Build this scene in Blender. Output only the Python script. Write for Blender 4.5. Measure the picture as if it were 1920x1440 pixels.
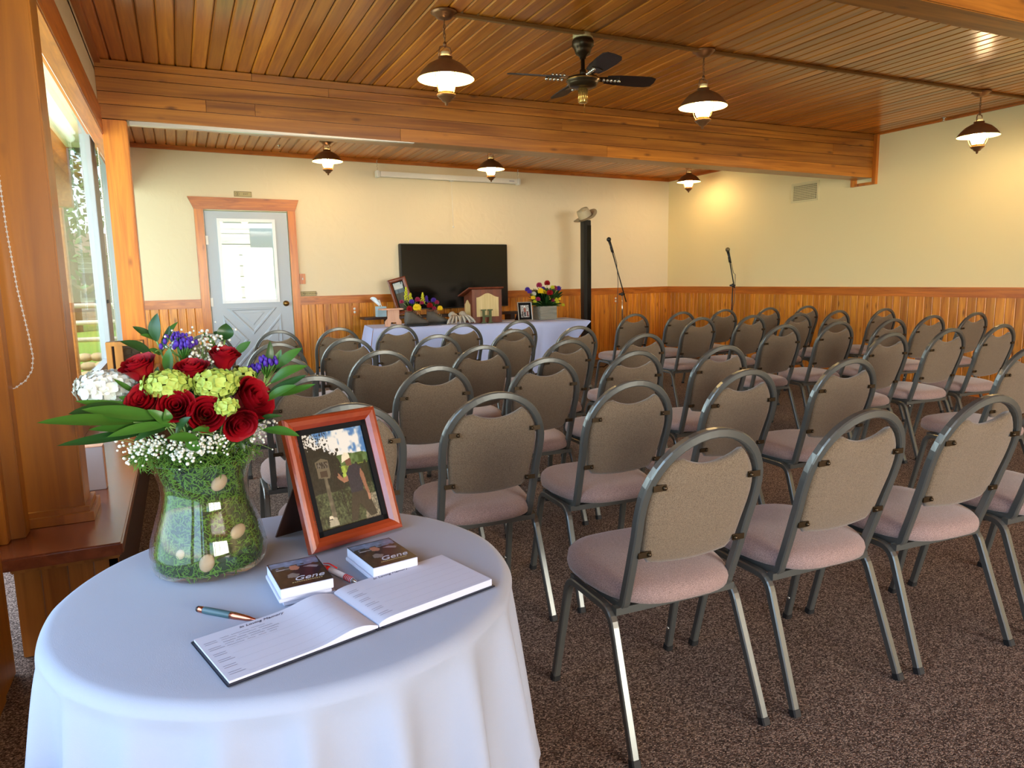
import bpy, bmesh, math, random
import numpy as np
from mathutils import Vector, Matrix, Euler, noise
random.seed(7); rng = np.random.default_rng(7)
PI = math.pi
SC = bpy.context.scene
COL = SC.collection
for o in list(bpy.data.objects): bpy.data.objects.remove(o)

# ---------------------------------------------------------------- camera
H = 1.27
FPX, YAW, PITCH, ROLL = 1331.0, .4335, -.1475, -.0185
cy_, sy_, cp_, sp_ = math.cos(YAW), math.sin(YAW), math.cos(PITCH), math.sin(PITCH)
FW = Vector((sy_*cp_, cy_*cp_, sp_)); R0 = Vector((cy_, -sy_, 0)); U0 = R0.cross(FW)
RT = R0*math.cos(ROLL)+U0*math.sin(ROLL); UP = U0*math.cos(ROLL)-R0*math.sin(ROLL)
cam = bpy.data.cameras.new('camera'); cam.sensor_width = 36; cam.lens = 36*FPX/1920; cam.clip_start = .02; cam.clip_end = 300
camo = bpy.data.objects.new('camera', cam); COL.objects.link(camo); SC.camera = camo
camo.matrix_world = Matrix(((RT.x, UP.x, -FW.x, 0), (RT.y, UP.y, -FW.y, 0), (RT.z, UP.z, -FW.z, H), (0, 0, 0, 1)))

# ---------------------------------------------------------------- light
W = bpy.data.worlds.new('world'); SC.world = W; W.use_nodes = True
wn = W.node_tree.nodes; wl = W.node_tree.links
bg = wn['Background']; sky = wn.new('ShaderNodeTexSky'); sky.sky_type = 'NISHITA'
sky.sun_disc = False; sky.sun_elevation = math.radians(58); sky.sun_rotation = math.radians(215); sky.air_density = 1.0; sky.dust_density = .6
wl.new(sky.outputs[0], bg.inputs[0]); bg.inputs[1].default_value = .33
def sun(name, energy, color, rot, angle=.01):
    l = bpy.data.lights.new(name, 'SUN'); l.energy = energy; l.color = color; l.angle = angle
    o = bpy.data.objects.new(name, l); COL.objects.link(o); o.rotation_euler = rot; o.location = (-6, -6, 12)
sun('sun', 3.6, (1, .96, .88), (math.radians(32), 0, math.radians(-35)))
def area(name, loc, rot, sx, sy, power, color):
    l = bpy.data.lights.new(name, 'AREA'); l.shape = 'RECTANGLE'; l.size = sx; l.size_y = sy; l.energy = power; l.color = color
    o = bpy.data.objects.new(name, l); COL.objects.link(o); o.location = loc; o.rotation_euler = rot
# daylight coming in through the big windows beside and behind the photographer
area('daylight_left_window', (-1.0, -.3, 1.45), (0, math.radians(-90), 0), 1.75, 4.2, 46, (.50, .74, 1))
area('daylight_rear_window', (4.0, -7.4, 1.5), (math.radians(90), 0, 0), 6.0, 2.0, 680, (1, .94, .84))
area('daylight_alcove_window', (-1.5, 5.4, 1.5), (0, math.radians(-90), 0), 1.9, 5.0, 125, (.84, .91, 1))
SC.view_settings.view_transform = 'Standard'; SC.view_settings.look = 'None'; SC.view_settings.gamma = 1
SC.view_settings.use_curve_mapping = False; SC.view_settings.exposure = .72

# ---------------------------------------------------------------- helpers
def lin(c):
    return tuple((x/12.92 if x <= .04045 else ((x+.055)/1.055)**2.4) for x in c)
def S(r, g, b): return lin((r/255, g/255, b/255))

class MB:
    def __init__(s): s.v = []; s.f = []; s.sm = []
    def add(s, vs, fs, sm=False):
        n = len(s.v); s.v += [tuple(v) for v in vs]; s.f += [tuple(i+n for i in f) for f in fs]; s.sm += [sm]*len(fs); return s
    def box(s, a, b, m=None):
        x0, y0, z0 = a; x1, y1, z1 = b
        vs = [(x0,y0,z0),(x1,y0,z0),(x1,y1,z0),(x0,y1,z0),(x0,y0,z1),(x1,y0,z1),(x1,y1,z1),(x0,y1,z1)]
        if m is not None: vs = [m @ Vector(v) for v in vs]
        return s.add(vs, [(3,2,1,0),(4,5,6,7),(0,1,5,4),(1,2,6,5),(2,3,7,6),(3,0,4,7)])
    def bbox(s, a, b, r=.004, m=None):
        bm = bmesh.new(); bmesh.ops.create_cube(bm, size=1)
        for v in bm.verts: v.co = Vector([(a[i]+b[i])/2+v.co[i]*(b[i]-a[i]) for i in range(3)])
        bmesh.ops.bevel(bm, geom=bm.edges[:], offset=r, segments=2, affect='EDGES')
        bm.verts.ensure_lookup_table(); bm.verts.index_update()
        vs = [v.co.copy() for v in bm.verts]; fs = [[v.index for v in f.verts] for f in bm.faces]; bm.free()
        if m is not None: vs = [m @ v for v in vs]
        return s.add(vs, fs)
    def prism(s, poly, h, m=None, axis='z', h0=0):
        n = len(poly)
        def p(x, y, z): return {'z': (x, y, z), 'y': (x, z, y), 'x': (z, x, y)}[axis]
        vs = [p(x, y, h0) for x, y in poly]+[p(x, y, h) for x, y in poly]
        if m is not None: vs = [m @ Vector(v) for v in vs]
        return s.add(vs, [tuple(range(n))[::-1], tuple(range(n, 2*n))]+[(i, (i+1) % n, n+(i+1) % n, n+i) for i in range(n)])
    def tube(s, path, r, n=8, sec=None, ref=None, closed=False, sm=True, cap=True):
        P = [Vector(p) for p in path]; N = len(P)
        rs = r if isinstance(r, (list, tuple)) else [r]*N
        if sec is None: sec = [(math.cos(2*PI*k/n), math.sin(2*PI*k/n)) for k in range(n)]
        n = len(sec); vs = []; nor = None
        for i in range(N):
            if closed: t = (P[(i+1) % N]-P[i-1])
            else: t = (P[min(i+1, N-1)]-P[max(i-1, 0)])
            t.normalize()
            if ref is not None:
                nor = Vector(ref); nor = (nor-t*nor.dot(t)).normalized()
            elif nor is None:
                nor = t.orthogonal().normalized()
            else: nor = (nor-t*nor.dot(t)).normalized()
            bi = t.cross(nor)
            for a, b in sec: vs.append(P[i]+nor*a*rs[i]+bi*b*rs[i])
        fs = []
        for i in range(N if closed else N-1):
            j = (i+1) % N
            for k in range(n): l = (k+1) % n; fs.append((i*n+k, i*n+l, j*n+l, j*n+k))
        if cap and not closed: fs += [tuple(range(n))[::-1], tuple((N-1)*n+k for k in range(n))]
        return s.add(vs, fs, sm)
    def lathe(s, prof, n=24, c=(0, 0, 0), sm=True, m=None, closed=False):
        vs = []; fs = []
        for r, z in prof:
            for k in range(n): a = 2*PI*k/n; vs.append(Vector((c[0]+r*math.cos(a), c[1]+r*math.sin(a), c[2]+z)))
        q = len(prof)
        for i in range(q if closed else q-1):
            j = (i+1) % q
            for k in range(n): l = (k+1) % n; fs.append((i*n+k, i*n+l, j*n+l, j*n+k))
        if not closed:
            if prof[0][0] > 1e-5: fs.append(tuple(range(n))[::-1])
            if prof[-1][0] > 1e-5: fs.append(tuple((q-1)*n+k for k in range(n)))
        if m is not None: vs = [m @ v for v in vs]
        return s.add(vs, fs, sm)
    def ball(s, c, r, n=8, k=6, sc=(1, 1, 1), m=None):
        vs = []; fs = []
        for i in range(1, k):
            ph = PI*i/k
            for j in range(n): a = 2*PI*j/n; vs.append(Vector((c[0]+r*sc[0]*math.sin(ph)*math.cos(a), c[1]+r*sc[1]*math.sin(ph)*math.sin(a), c[2]+r*sc[2]*math.cos(ph))))
        t = len(vs); vs += [Vector((c[0], c[1], c[2]+r*sc[2])), Vector((c[0], c[1], c[2]-r*sc[2]))]
        for i in range(k-2):
            for j in range(n): l = (j+1) % n; fs.append((i*n+j, (i+1)*n+j, (i+1)*n+l, i*n+l))
        for j in range(n): l = (j+1) % n; fs += [(t, j, l), (t+1, (k-2)*n+l, (k-2)*n+j)]
        if m is not None: vs = [m @ v for v in vs]
        return s.add(vs, fs, True)
    def grid(s, fn, nu, nv, sm=True):
        vs = [fn(i/nu, j/nv) for j in range(nv+1) for i in range(nu+1)]
        return s.add(vs, [(j*(nu+1)+i, j*(nu+1)+i+1, (j+1)*(nu+1)+i+1, (j+1)*(nu+1)+i) for j in range(nv) for i in range(nu)], sm)

ORG = {}
def mesh(name, mb, mats, off=(0, 0, 0)):
    me = bpy.data.meshes.new(name); o = Vector(off)
    me.from_pydata([(v[0]-o.x, v[1]-o.y, v[2]-o.z) for v in mb.v], [], mb.f)
    me.polygons.foreach_set('use_smooth', mb.sm)
    for m in (mats if isinstance(mats, (list, tuple)) else [mats]): me.materials.append(m)
    me.update(); return me
def obj(name, mb, mat, parent=None, origin=None, data=None):
    off = ORG.get(parent.name, Vector()) if parent else Vector(origin or (0, 0, 0))
    me = data or mesh(name, mb, mat, off)
    o = bpy.data.objects.new(name, me); COL.objects.link(o)
    if parent: o.parent = parent; ORG[o.name] = off
    else: o.location = off; ORG[o.name] = off
    return o
def tag(o, label=None, cat=None, group=None, kind=None):
    if label: o['label'] = label
    if cat: o['category'] = cat
    if group: o['group'] = group
    if kind: o['kind'] = kind
    return o
def thing(name, label, cat, loc=(0, 0, 0), group=None, world=True):
    o = bpy.data.objects.new(name, None); COL.objects.link(o); o.location = loc; o.empty_display_size = .05
    ORG[o.name] = Vector(loc) if world else Vector()
    return tag(o, label, cat, group)
def struct(name, mb, mat, label=None, origin=None):
    o = obj(name, mb, mat, origin=origin); o['kind'] = 'structure'
    if label: o['label'] = label
    return o
def dup(o, parent=None):
    c = o.copy(); COL.objects.link(c)
    if parent: c.parent = parent
    for ch in list(CH.get(o.name, [])) : pass
    return c
def copy_tree(o, kids, parent=None):
    c = o.copy(); COL.objects.link(c)
    if parent is not None: c.parent = parent
    for ch in kids.get(o.name, []): copy_tree(ch, kids, c)
    return c
def kids_of(root):
    d = {}
    for o in bpy.data.objects:
        if o.parent: d.setdefault(o.parent.name, []).append(o)
    return d
def at(px, py, Y):                       # pixel of the photograph -> point on the upright plane y = Y
    d = FW+RT*((px-960)/FPX)-UP*((py-720)/FPX); return Vector((d.x*Y/d.y, Y, H+d.z*Y/d.y))
def atz(px, py, z):
    d = FW+RT*((px-960)/FPX)-UP*((py-720)/FPX); k = (z-H)/d.z; return Vector((d.x*k, d.y*k, z))
def wy(x): return 9.6+.0745*(x-8)        # the end wall runs slightly askew
WANG = math.atan(.0745)
def wallm(x, z, off=0):                  # frame on the end wall: local x along the wall, -y into the room
    return Matrix.Translation((x, wy(x)-off, z)) @ Matrix.Rotation(WANG, 4, 'Z')

# ---------------------------------------------------------------- materials
def newmat(name):
    m = bpy.data.materials.new(name); m.use_nodes = True; nt = m.node_tree
    return m, nt.nodes, nt.links, nt.nodes['Principled BSDF']
def mat(name, col, rough=.5, metal=0, bump=0, bscale=200, var=0, spec=.5, sheen=0, emis=None, es=0, coat=0):
    m, n, l, b = newmat(name)
    b.inputs['Base Color'].default_value = (*col, 1); b.inputs['Roughness'].default_value = rough; b.inputs['Metallic'].default_value = metal
    b.inputs['Specular IOR Level'].default_value = spec
    if coat: b.inputs['Coat Weight'].default_value = coat; b.inputs['Coat Roughness'].default_value = .15
    if sheen: b.inputs['Sheen Weight'].default_value = sheen
    if emis: b.inputs['Emission Color'].default_value = (*emis, 1); b.inputs['Emission Strength'].default_value = es
    tc = n.new('ShaderNodeTexCoord')
    if var:
        nz = n.new('ShaderNodeTexNoise'); nz.inputs['Scale'].default_value = bscale*.35; nz.inputs['Detail'].default_value = 4
        l.new(tc.outputs['Object'], nz.inputs['Vector'])
        mx = n.new('ShaderNodeMix'); mx.data_type = 'RGBA'; mx.inputs[6].default_value = (*[c*(1-var) for c in col], 1); mx.inputs[7].default_value = (*[min(1, c*(1+var)) for c in col], 1)
        l.new(nz.outputs['Fac'], mx.inputs[0]); l.new(mx.outputs[2], b.inputs['Base Color'])
    if bump:
        nz = n.new('ShaderNodeTexNoise'); nz.inputs['Scale'].default_value = bscale; nz.inputs['Detail'].default_value = 3
        l.new(tc.outputs['Object'], nz.inputs['Vector'])
        bp = n.new('ShaderNodeBump'); bp.inputs['Strength'].default_value = bump; bp.inputs['Distance'].default_value = .002
        l.new(nz.outputs['Fac'], bp.inputs['Height']); l.new(bp.outputs[0], b.inputs['Normal'])
    return m
def wood(name, dark, light, axis=1, rough=.35, fine=26, along=1.6, knots=.5, vary=.35, knotcol=None, unit=1.0, coat=.25):
    m, n, l, b = newmat(name)
    tc = n.new('ShaderNodeTexCoord'); oi = n.new('ShaderNodeObjectInfo')
    mul = n.new('ShaderNodeMath'); mul.operation = 'MULTIPLY'; mul.inputs[1].default_value = 57.3; l.new(oi.outputs['Random'], mul.inputs[0])
    cb = n.new('ShaderNodeCombineXYZ'); [l.new(mul.outputs[0], cb.inputs[i]) for i in range(3)]
    mp = n.new('ShaderNodeMapping'); sc = [fine, fine, fine]; sc[axis] = along*unit; mp.inputs['Scale'].default_value = sc
    l.new(tc.outputs['Object'], mp.inputs['Vector'])
    ad = n.new('ShaderNodeVectorMath'); ad.operation = 'ADD'; l.new(mp.outputs[0], ad.inputs[0]); l.new(cb.outputs[0], ad.inputs[1])
    nz = n.new('ShaderNodeTexNoise'); nz.inputs['Scale'].default_value = 1; nz.inputs['Detail'].default_value = 5; nz.inputs['Distortion'].default_value = .8; nz.inputs['Roughness'].default_value = .6
    l.new(ad.outputs[0], nz.inputs['Vector'])
    rp = n.new('ShaderNodeValToRGB'); rp.color_ramp.elements[0].position = .33; rp.color_ramp.elements[1].position = .66
    rp.color_ramp.elements[0].color = (*dark, 1); rp.color_ramp.elements[1].color = (*light, 1); l.new(nz.outputs['Fac'], rp.inputs[0])
    out = rp.outputs[0]
    if knots:
        mp2 = n.new('ShaderNodeMapping'); s2 = [9, 9, 9]; s2[axis] = 3.2*unit; mp2.inputs['Scale'].default_value = s2
        l.new(tc.outputs['Object'], mp2.inputs['Vector']); ad2 = n.new('ShaderNodeVectorMath'); ad2.operation = 'ADD'
        l.new(mp2.outputs[0], ad2.inputs[0]); l.new(cb.outputs[0], ad2.inputs[1])
        vo = n.new('ShaderNodeTexVoronoi'); vo.inputs['Scale'].default_value = 1; l.new(ad2.outputs[0], vo.inputs['Vector'])
        kr = n.new('ShaderNodeValToRGB'); kr.color_ramp.elements[0].position = .04; kr.color_ramp.elements[1].position = .17
        kr.color_ramp.elements[0].color = (knots, knots, knots, 1); kr.color_ramp.elements[1].color = (0, 0, 0, 1); l.new(vo.outputs['Distance'], kr.inputs[0])
        mk = n.new('ShaderNodeMix'); mk.data_type = 'RGBA'; l.new(kr.outputs[0], mk.inputs[0]); l.new(out, mk.inputs[6])
        mk.inputs[7].default_value = (*(knotcol or [c*.25 for c in dark]), 1); out = mk.outputs[2]
    hs = n.new('ShaderNodeHueSaturation'); mr = n.new('ShaderNodeMapRange'); mr.inputs[3].default_value = 1-vary; mr.inputs[4].default_value = 1+vary*.6
    l.new(oi.outputs['Random'], mr.inputs[0]); l.new(mr.outputs[0], hs.inputs['Value']); l.new(out, hs.inputs['Color']); l.new(hs.outputs[0], b.inputs['Base Color'])
    b.inputs['Roughness'].default_value = rough; b.inputs['Coat Weight'].default_value = coat; b.inputs['Coat Roughness'].default_value = .2
    bp = n.new('ShaderNodeBump'); bp.inputs['Strength'].default_value = .08; bp.inputs['Distance'].default_value = .003
    l.new(nz.outputs['Fac'], bp.inputs['Height']); l.new(bp.outputs[0], b.inputs['Normal'])
    return m
def fabric(name, c1, c2, scale=900, bump=.35, sheen=.3):
    m, n, l, b = newmat(name); tc = n.new('ShaderNodeTexCoord')
    w1 = n.new('ShaderNodeTexNoise'); w1.inputs['Scale'].default_value = scale*2.1; w1.inputs['Detail'].default_value = 2
    w2 = n.new('ShaderNodeTexVoronoi'); w2.inputs['Scale'].default_value = scale*1.3
    nz = n.new('ShaderNodeTexNoise'); nz.inputs['Scale'].default_value = scale; nz.inputs['Detail'].default_value = 3
    for x in (w1, w2, nz): l.new(tc.outputs['Object'], x.inputs['Vector'])
    a = n.new('ShaderNodeMath'); a.operation = 'ADD'; l.new(w1.outputs['Fac'], a.inputs[0]); l.new(w2.outputs['Distance'], a.inputs[1])
    a2 = n.new('ShaderNodeMath'); a2.operation = 'MULTIPLY_ADD'; l.new(a.outputs[0], a2.inputs[0]); a2.inputs[1].default_value = .25; l.new(nz.outputs['Fac'], a2.inputs[2])
    rp = n.new('ShaderNodeValToRGB'); rp.color_ramp.elements[0].position = .50; rp.color_ramp.elements[1].position = .95
    rp.color_ramp.elements[0].color = (*c1, 1); rp.color_ramp.elements[1].color = (*c2, 1); l.new(a2.outputs[0], rp.inputs[0]); l.new(rp.outputs[0], b.inputs['Base Color'])
    b.inputs['Roughness'].default_value = .9; b.inputs['Sheen Weight'].default_value = sheen; b.inputs['Specular IOR Level'].default_value = .2
    bp = n.new('ShaderNodeBump'); bp.inputs['Strength'].default_value = bump; bp.inputs['Distance'].default_value = .001; l.new(a2.outputs[0], bp.inputs['Height']); l.new(bp.outputs[0], b.inputs['Normal'])
    return m
def glass(name, tint=(.93, .97, .95), f=1.5, refl=1.0):
    m, n, l, b = newmat(name); n.remove(b); o = n['Material Output']
    tr = n.new('ShaderNodeBsdfTransparent'); tr.inputs[0].default_value = (*tint, 1); gl = n.new('ShaderNodeBsdfGlossy'); gl.inputs['Roughness'].default_value = .02; gl.inputs[0].default_value = (refl, refl, refl, 1)
    lw = n.new('ShaderNodeLayerWeight'); pw = n.new('ShaderNodeMath'); pw.operation = 'POWER'; pw.inputs[1].default_value = 4.5; l.new(lw.outputs['Facing'], pw.inputs[0])
    fr = n.new('ShaderNodeMath'); fr.operation = 'MULTIPLY_ADD'; fr.inputs[1].default_value = f; fr.inputs[2].default_value = .028; l.new(pw.outputs[0], fr.inputs[0]); mx = n.new('ShaderNodeMixShader')
    l.new(fr.outputs[0], mx.inputs[0]); l.new(tr.outputs[0], mx.inputs[1]); l.new(gl.outputs[0], mx.inputs[2]); l.new(mx.outputs[0], o.inputs[0]); return m
def vcol(name, rough=.3, spec=.5, coat=0):
    m, n, l, b = newmat(name); a = n.new('ShaderNodeAttribute'); a.attribute_name = 'Col'; l.new(a.outputs['Color'], b.inputs['Base Color'])
    b.inputs['Roughness'].default_value = rough; b.inputs['Specular IOR Level'].default_value = spec
    if coat: b.inputs['Coat Weight'].default_value = coat; b.inputs['Coat Roughness'].default_value = .03
    return m

M = {}
M['ceil'] = wood('ceiling_pine', S(128, 72, 14), S(192, 128, 44), 1, .28, 24, 1.2, .55, .42, unit=1, coat=.45)
M['wains'] = wood('wainscot_pine', S(180, 98, 16), S(228, 152, 48), 2, .4, 30, 1.8, .75, .25, S(90, 30, 4))
M['trim_x'] = wood('trim_pine_across', S(158, 80, 12), S(204, 118, 34), 0, .38, 30, 1.4, .5, .15, S(90, 30, 4))
M['trim_y'] = wood('trim_pine_deep', S(160, 80, 16), S(206, 118, 34), 1, .38, 30, 1.4, .4, .15, S(90, 30, 4))
M['trim_z'] = wood('trim_pine_upright', S(172, 88, 14), S(218, 132, 38), 2, .38, 24, 1.2, .6, .1, S(90, 30, 4))
M['beam'] = wood('beam_pine', S(132, 72, 12), S(188, 118, 36), 0, .36, 20, .8, .75, .26, S(70, 28, 6))
M['post'] = wood('post_fir', S(140, 84, 8), S(178, 112, 16), 2, .42, 10, .5, .6, .05, S(74, 34, 8))
M['sill'] = wood('sill_wood', S(120, 62, 34), S(150, 84, 50), 1, .25, 14, .7, .3, .1, coat=.6)
M['panel'] = wood('bench_panel', S(146, 92, 30), S(184, 124, 50), 2, .45, 18, .8, .3, .1)
M['darkw'] = mat('dark_stained_wood', S(52, 26, 14), .45, var=.3, bscale=60)
M['redwood'] = wood('cherry_wood', S(88, 36, 18), S(120, 56, 30), 2, .35, 20, 1, .1, .1)
M['frame_red'] = wood('cherry_frame', S(124, 44, 22), S(152, 62, 34), 0, .22, 8, 3, 0, .05, coat=.6)
M['pale_wood'] = wood('pale_birch', S(196, 172, 112), S(222, 200, 146), 2, .5, 22, 1, .15, .05)
M['pink_wood'] = wood('raw_cedar', S(196, 140, 110), S(222, 172, 142), 2, .6, 22, 1, .1, .05)
M['grey_wood'] = wood('weathered_wood', S(112, 110, 100), S(150, 148, 136), 0, .8, 30, 2, .2, .05, coat=0)
M['black'] = mat('black_satin', (.012, .012, .013), .4)
M['blackmetal'] = mat('black_steel', (.016, .018, .02), .35, .4)
M['matte'] = mat('matte_black', (.006, .006, .007), .75, spec=.15)
M['screen'] = mat('tv_screen', (.004, .004, .004), .14, 0, spec=.3)
M['white'] = mat('white_plastic', S(224, 222, 214), .4)
M['brass'] = mat('antique_brass', S(150, 112, 58), .3, 1)
M['copper'] = mat('aged_copper', S(134, 94, 60), .38, .6, var=.2, bscale=30)
M['copper2'] = mat('rose_gold', S(214, 132, 104), .2, 1)
M['cream_enamel'] = mat('cream_enamel', S(236, 214, 160), .3)
M['glow'] = mat('lit_chimney', S(255, 220, 160), .3, emis=(1, .72, .38), es=75)
M['brz'] = mat('bronze_fan', S(66, 52, 34), .3, .7)
M['blade'] = mat('dark_fan_blade', S(34, 22, 20), .5, bump=.2, bscale=60)
M['silver'] = mat('silver_ornament', S(220, 214, 200), .2, .9)
M['ribbed'] = mat('gold_ribbed_metal', S(206, 168, 92), .25, .8)
M['chair_metal'] = mat('chair_pewter_frame', S(104, 106, 102), .3, .6, spec=.5)
M['rubber'] = mat('black_rubber', (.01, .01, .01), .7)
M['seat'] = fabric('seat_fabric', S(112, 92, 86), S(168, 141, 134), 420)
M['back'] = fabric('backrest_fabric', S(82, 67, 51), S(128, 111, 90), 420, .45)
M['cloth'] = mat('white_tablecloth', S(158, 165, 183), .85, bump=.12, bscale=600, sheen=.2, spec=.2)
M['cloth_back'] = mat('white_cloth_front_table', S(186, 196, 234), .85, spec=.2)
M['door'] = mat('door_paint', S(176, 186, 196), .45)
M['door_trim'] = mat('door_glass_trim', S(232, 236, 240), .4)
M['pane'] = glass('window_glass', f=.35)
M['vase'] = glass('vase_glass', (.985, .995, .985), .8)
M['aluminium'] = mat('pale_metal', S(196, 192, 182), .3, .7)
M['paper'] = mat('white_paper', S(196, 198, 214), .7)
M['ink'] = mat('ink', S(60, 62, 88), .6)
M['inkgrey'] = mat('print_grey', S(140, 140, 160), .6)
M['navy'] = mat('navy_cover', S(22, 26, 44), .4)
M['teal'] = mat('slate_pen', S(56, 84, 92), .35)
M['red'] = mat('red_plastic', S(196, 24, 22), .3)
M['rose'] = mat('red_rose_petal', S(142, 4, 20), .55, var=.25, bscale=60, spec=.25)
M['leaf'] = mat('leaf_green', S(58, 104, 34), .4, var=.3, bscale=40)
M['leaf2'] = mat('leaf_dark_green', S(36, 72, 30), .4, var=.3, bscale=40)
M['stem'] = mat('stem_green', S(118, 150, 74), .5)
M['lime'] = mat('lime_hydrangea', S(168, 186, 84), .6, var=.2, bscale=80)
M['whitef'] = mat('white_petal', S(208, 208, 196), .6)
M['purple'] = mat('purple_petal', S(70, 34, 150), .6, var=.3, bscale=200)
M['yellowf'] = mat('yellow_petal', S(240, 206, 20), .6)
M['magenta'] = mat('magenta_petal', S(150, 20, 70), .6, var=.2, bscale=100)
M['gold'] = mat('goldenrod', S(196, 196, 40), .7)
M['moss'] = mat('green_moss', S(72, 108, 28), .9, var=.7, bscale=110)
M['mossd'] = mat('dark_moss', S(44, 62, 26), .9, var=.5, bscale=120, bump=1, bscale_=0) if False else mat('dark_moss', S(28, 44, 16), .9, var=.5, bscale=120, bump=.8)
M['pebble'] = mat('tan_pebble', S(150, 130, 104), .55, var=.35, bscale=90)
M['boot'] = mat('worn_boot_leather', S(88, 82, 74), .7, var=.35, bscale=50, bump=.3)
M['bootbrown'] = mat('boot_brown_leather', S(104, 68, 44), .7, var=.2, bscale=50)
M['lace'] = mat('boot_lace', S(168, 150, 116), .8)
M['glove'] = mat('worn_glove_leather', S(178, 170, 156), .8, var=.25, bscale=60)
M['hat'] = mat('tan_felt', S(190, 176, 146), .9, var=.08, bscale=60)
M['hband'] = mat('hat_band', S(120, 96, 70), .8)
M['hgreen'] = mat('green_letter', S(78, 88, 52), .7)
M['tissue'] = mat('tissue', S(226, 236, 244), .8)
M['tissuebox'] = mat('blue_tissue_box', S(170, 200, 214), .6, var=.35, bscale=40)
M['signb'] = mat('brass_sign', S(176, 160, 112), .5)
M['signt'] = mat('sign_lettering', S(74, 60, 34), .6)
M['ventm'] = mat('vent_cream', S(222, 208, 158), .5)
M['grass'] = mat('lawn_grass', S(120, 158, 44), .9, var=.3, bscale=30)
M['foliage'] = mat('tree_foliage', S(70, 104, 44), .8, var=.4, bscale=8)
M['bark'] = mat('tree_bark', S(110, 88, 66), .9, var=.3, bscale=20)
M['rock'] = mat('sandy_rock', S(196, 170, 126), .9, var=.35, bscale=12)
M['log'] = wood('orange_log', S(176, 92, 34), S(216, 130, 62), 1, .6, 14, 1, .3, .15, coat=0)
M['siding'] = wood('bleached_siding', S(206, 192, 176), S(232, 222, 210), 0, .7, 12, .8, .2, .12, coat=0)
M['railw'] = wood('weathered_rail', S(176, 164, 140), S(214, 204, 184), 0, .8, 12, 1, .2, .1, coat=0)
M['curb'] = mat('mauve_brown_curb', S(134, 100, 86), .4, var=.1, bscale=20)
M['fabricwhite'] = mat('blind_white', S(226, 226, 224), .7)
M['brick'] = mat('dark_firewood', S(58, 44, 34), .8, var=.4, bscale=30)

# painted plaster with trowel relief
def plaster(name, col, amt):
    m, n, l, b = newmat(name); tc = n.new('ShaderNodeTexCoord'); nz = n.new('ShaderNodeTexNoise'); nz.inputs['Scale'].default_value = 5; nz.inputs['Detail'].default_value = 5; nz.inputs['Distortion'].default_value = 1.2
    l.new(tc.outputs['Object'], nz.inputs['Vector']); bp = n.new('ShaderNodeBump'); bp.inputs['Strength'].default_value = amt; bp.inputs['Distance'].default_value = .02
    l.new(nz.outputs['Fac'], bp.inputs['Height']); l.new(bp.outputs[0], b.inputs['Normal']); b.inputs['Base Color'].default_value = (*col, 1); b.inputs['Roughness'].default_value = .75; b.inputs['Specular IOR Level'].default_value = .25; return m
M['plaster'] = plaster('cream_textured_plaster', S(226, 213, 182), .3)
M['paint'] = plaster('cream_smooth_paint', S(238, 220, 168), .05)
# carpet
def carpet():
    m, n, l, b = newmat('brown_loop_carpet'); tc = n.new('ShaderNodeTexCoord'); mp = n.new('ShaderNodeMapping'); mp.inputs['Rotation'].default_value = (0, 0, .5); mp.inputs['Scale'].default_value = (205, 300, 205)
    l.new(tc.outputs['Object'], mp.inputs['Vector']); vo = n.new('ShaderNodeTexVoronoi'); vo.inputs['Scale'].default_value = 1; vo.inputs['Randomness'].default_value = .75; l.new(mp.outputs[0], vo.inputs['Vector'])
    rp = n.new('ShaderNodeValToRGB'); e = rp.color_ramp.elements; e[0].position = 0; e[0].color = (*S(72, 60, 55), 1); e[1].position = 1; e[1].color = (*S(206, 184, 168), 1)
    x = e.new(.5); x.color = (*S(132, 112, 102), 1); sx = n.new('ShaderNodeSeparateColor'); l.new(vo.outputs['Color'], sx.inputs[0]); l.new(sx.outputs[0], rp.inputs[0])
    big = n.new('ShaderNodeTexNoise'); big.inputs['Scale'].default_value = 2.2; l.new(tc.outputs['Object'], big.inputs['Vector'])
    mu = n.new('ShaderNodeMix'); mu.data_type = 'RGBA'; mu.blend_type = 'MULTIPLY'; mu.inputs[0].default_value = .35; l.new(rp.outputs[0], mu.inputs[6]); l.new(big.outputs['Color'], mu.inputs[7])
    dk = n.new('ShaderNodeMix'); dk.data_type = 'RGBA'; dk.blend_type = 'MULTIPLY'; dk.inputs[0].default_value = .75; rr = n.new('ShaderNodeMapRange'); rr.inputs[1].default_value = .3; rr.inputs[2].default_value = .75; rr.inputs[3].default_value = 1; rr.inputs[4].default_value = .15
    l.new(vo.outputs['Distance'], rr.inputs[0]); l.new(rr.outputs[0], dk.inputs[7]); l.new(rp.outputs[0], dk.inputs[6]); l.new(dk.outputs[2], b.inputs['Base Color'])
    bp = n.new('ShaderNodeBump'); bp.inputs['Strength'].default_value = .8; bp.inputs['Distance'].default_value = .004; bp.invert = True; l.new(vo.outputs['Distance'], bp.inputs['Height']); l.new(bp.outputs[0], b.inputs['Normal'])
    b.inputs['Roughness'].default_value = .95; b.inputs['Specular IOR Level'].default_value = .1; return m
M['carpet'] = carpet()

# ---------------------------------------------------------------- room shell
RX, CZ, BY = 7.25, 2.80, 5.79
X0, Y0 = -.584, -7.0
struct('floor', MB().box((-.95, Y0, -.1), (RX+.1, 10, 0)), M['carpet'], 'brown looped carpet floor')
cl = struct('ceiling', MB().box((-.95, Y0-.1, CZ+.02), (RX+.1, 10, CZ+.12)), M['darkw'], 'varnished pine tongue and groove ceiling')
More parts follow.
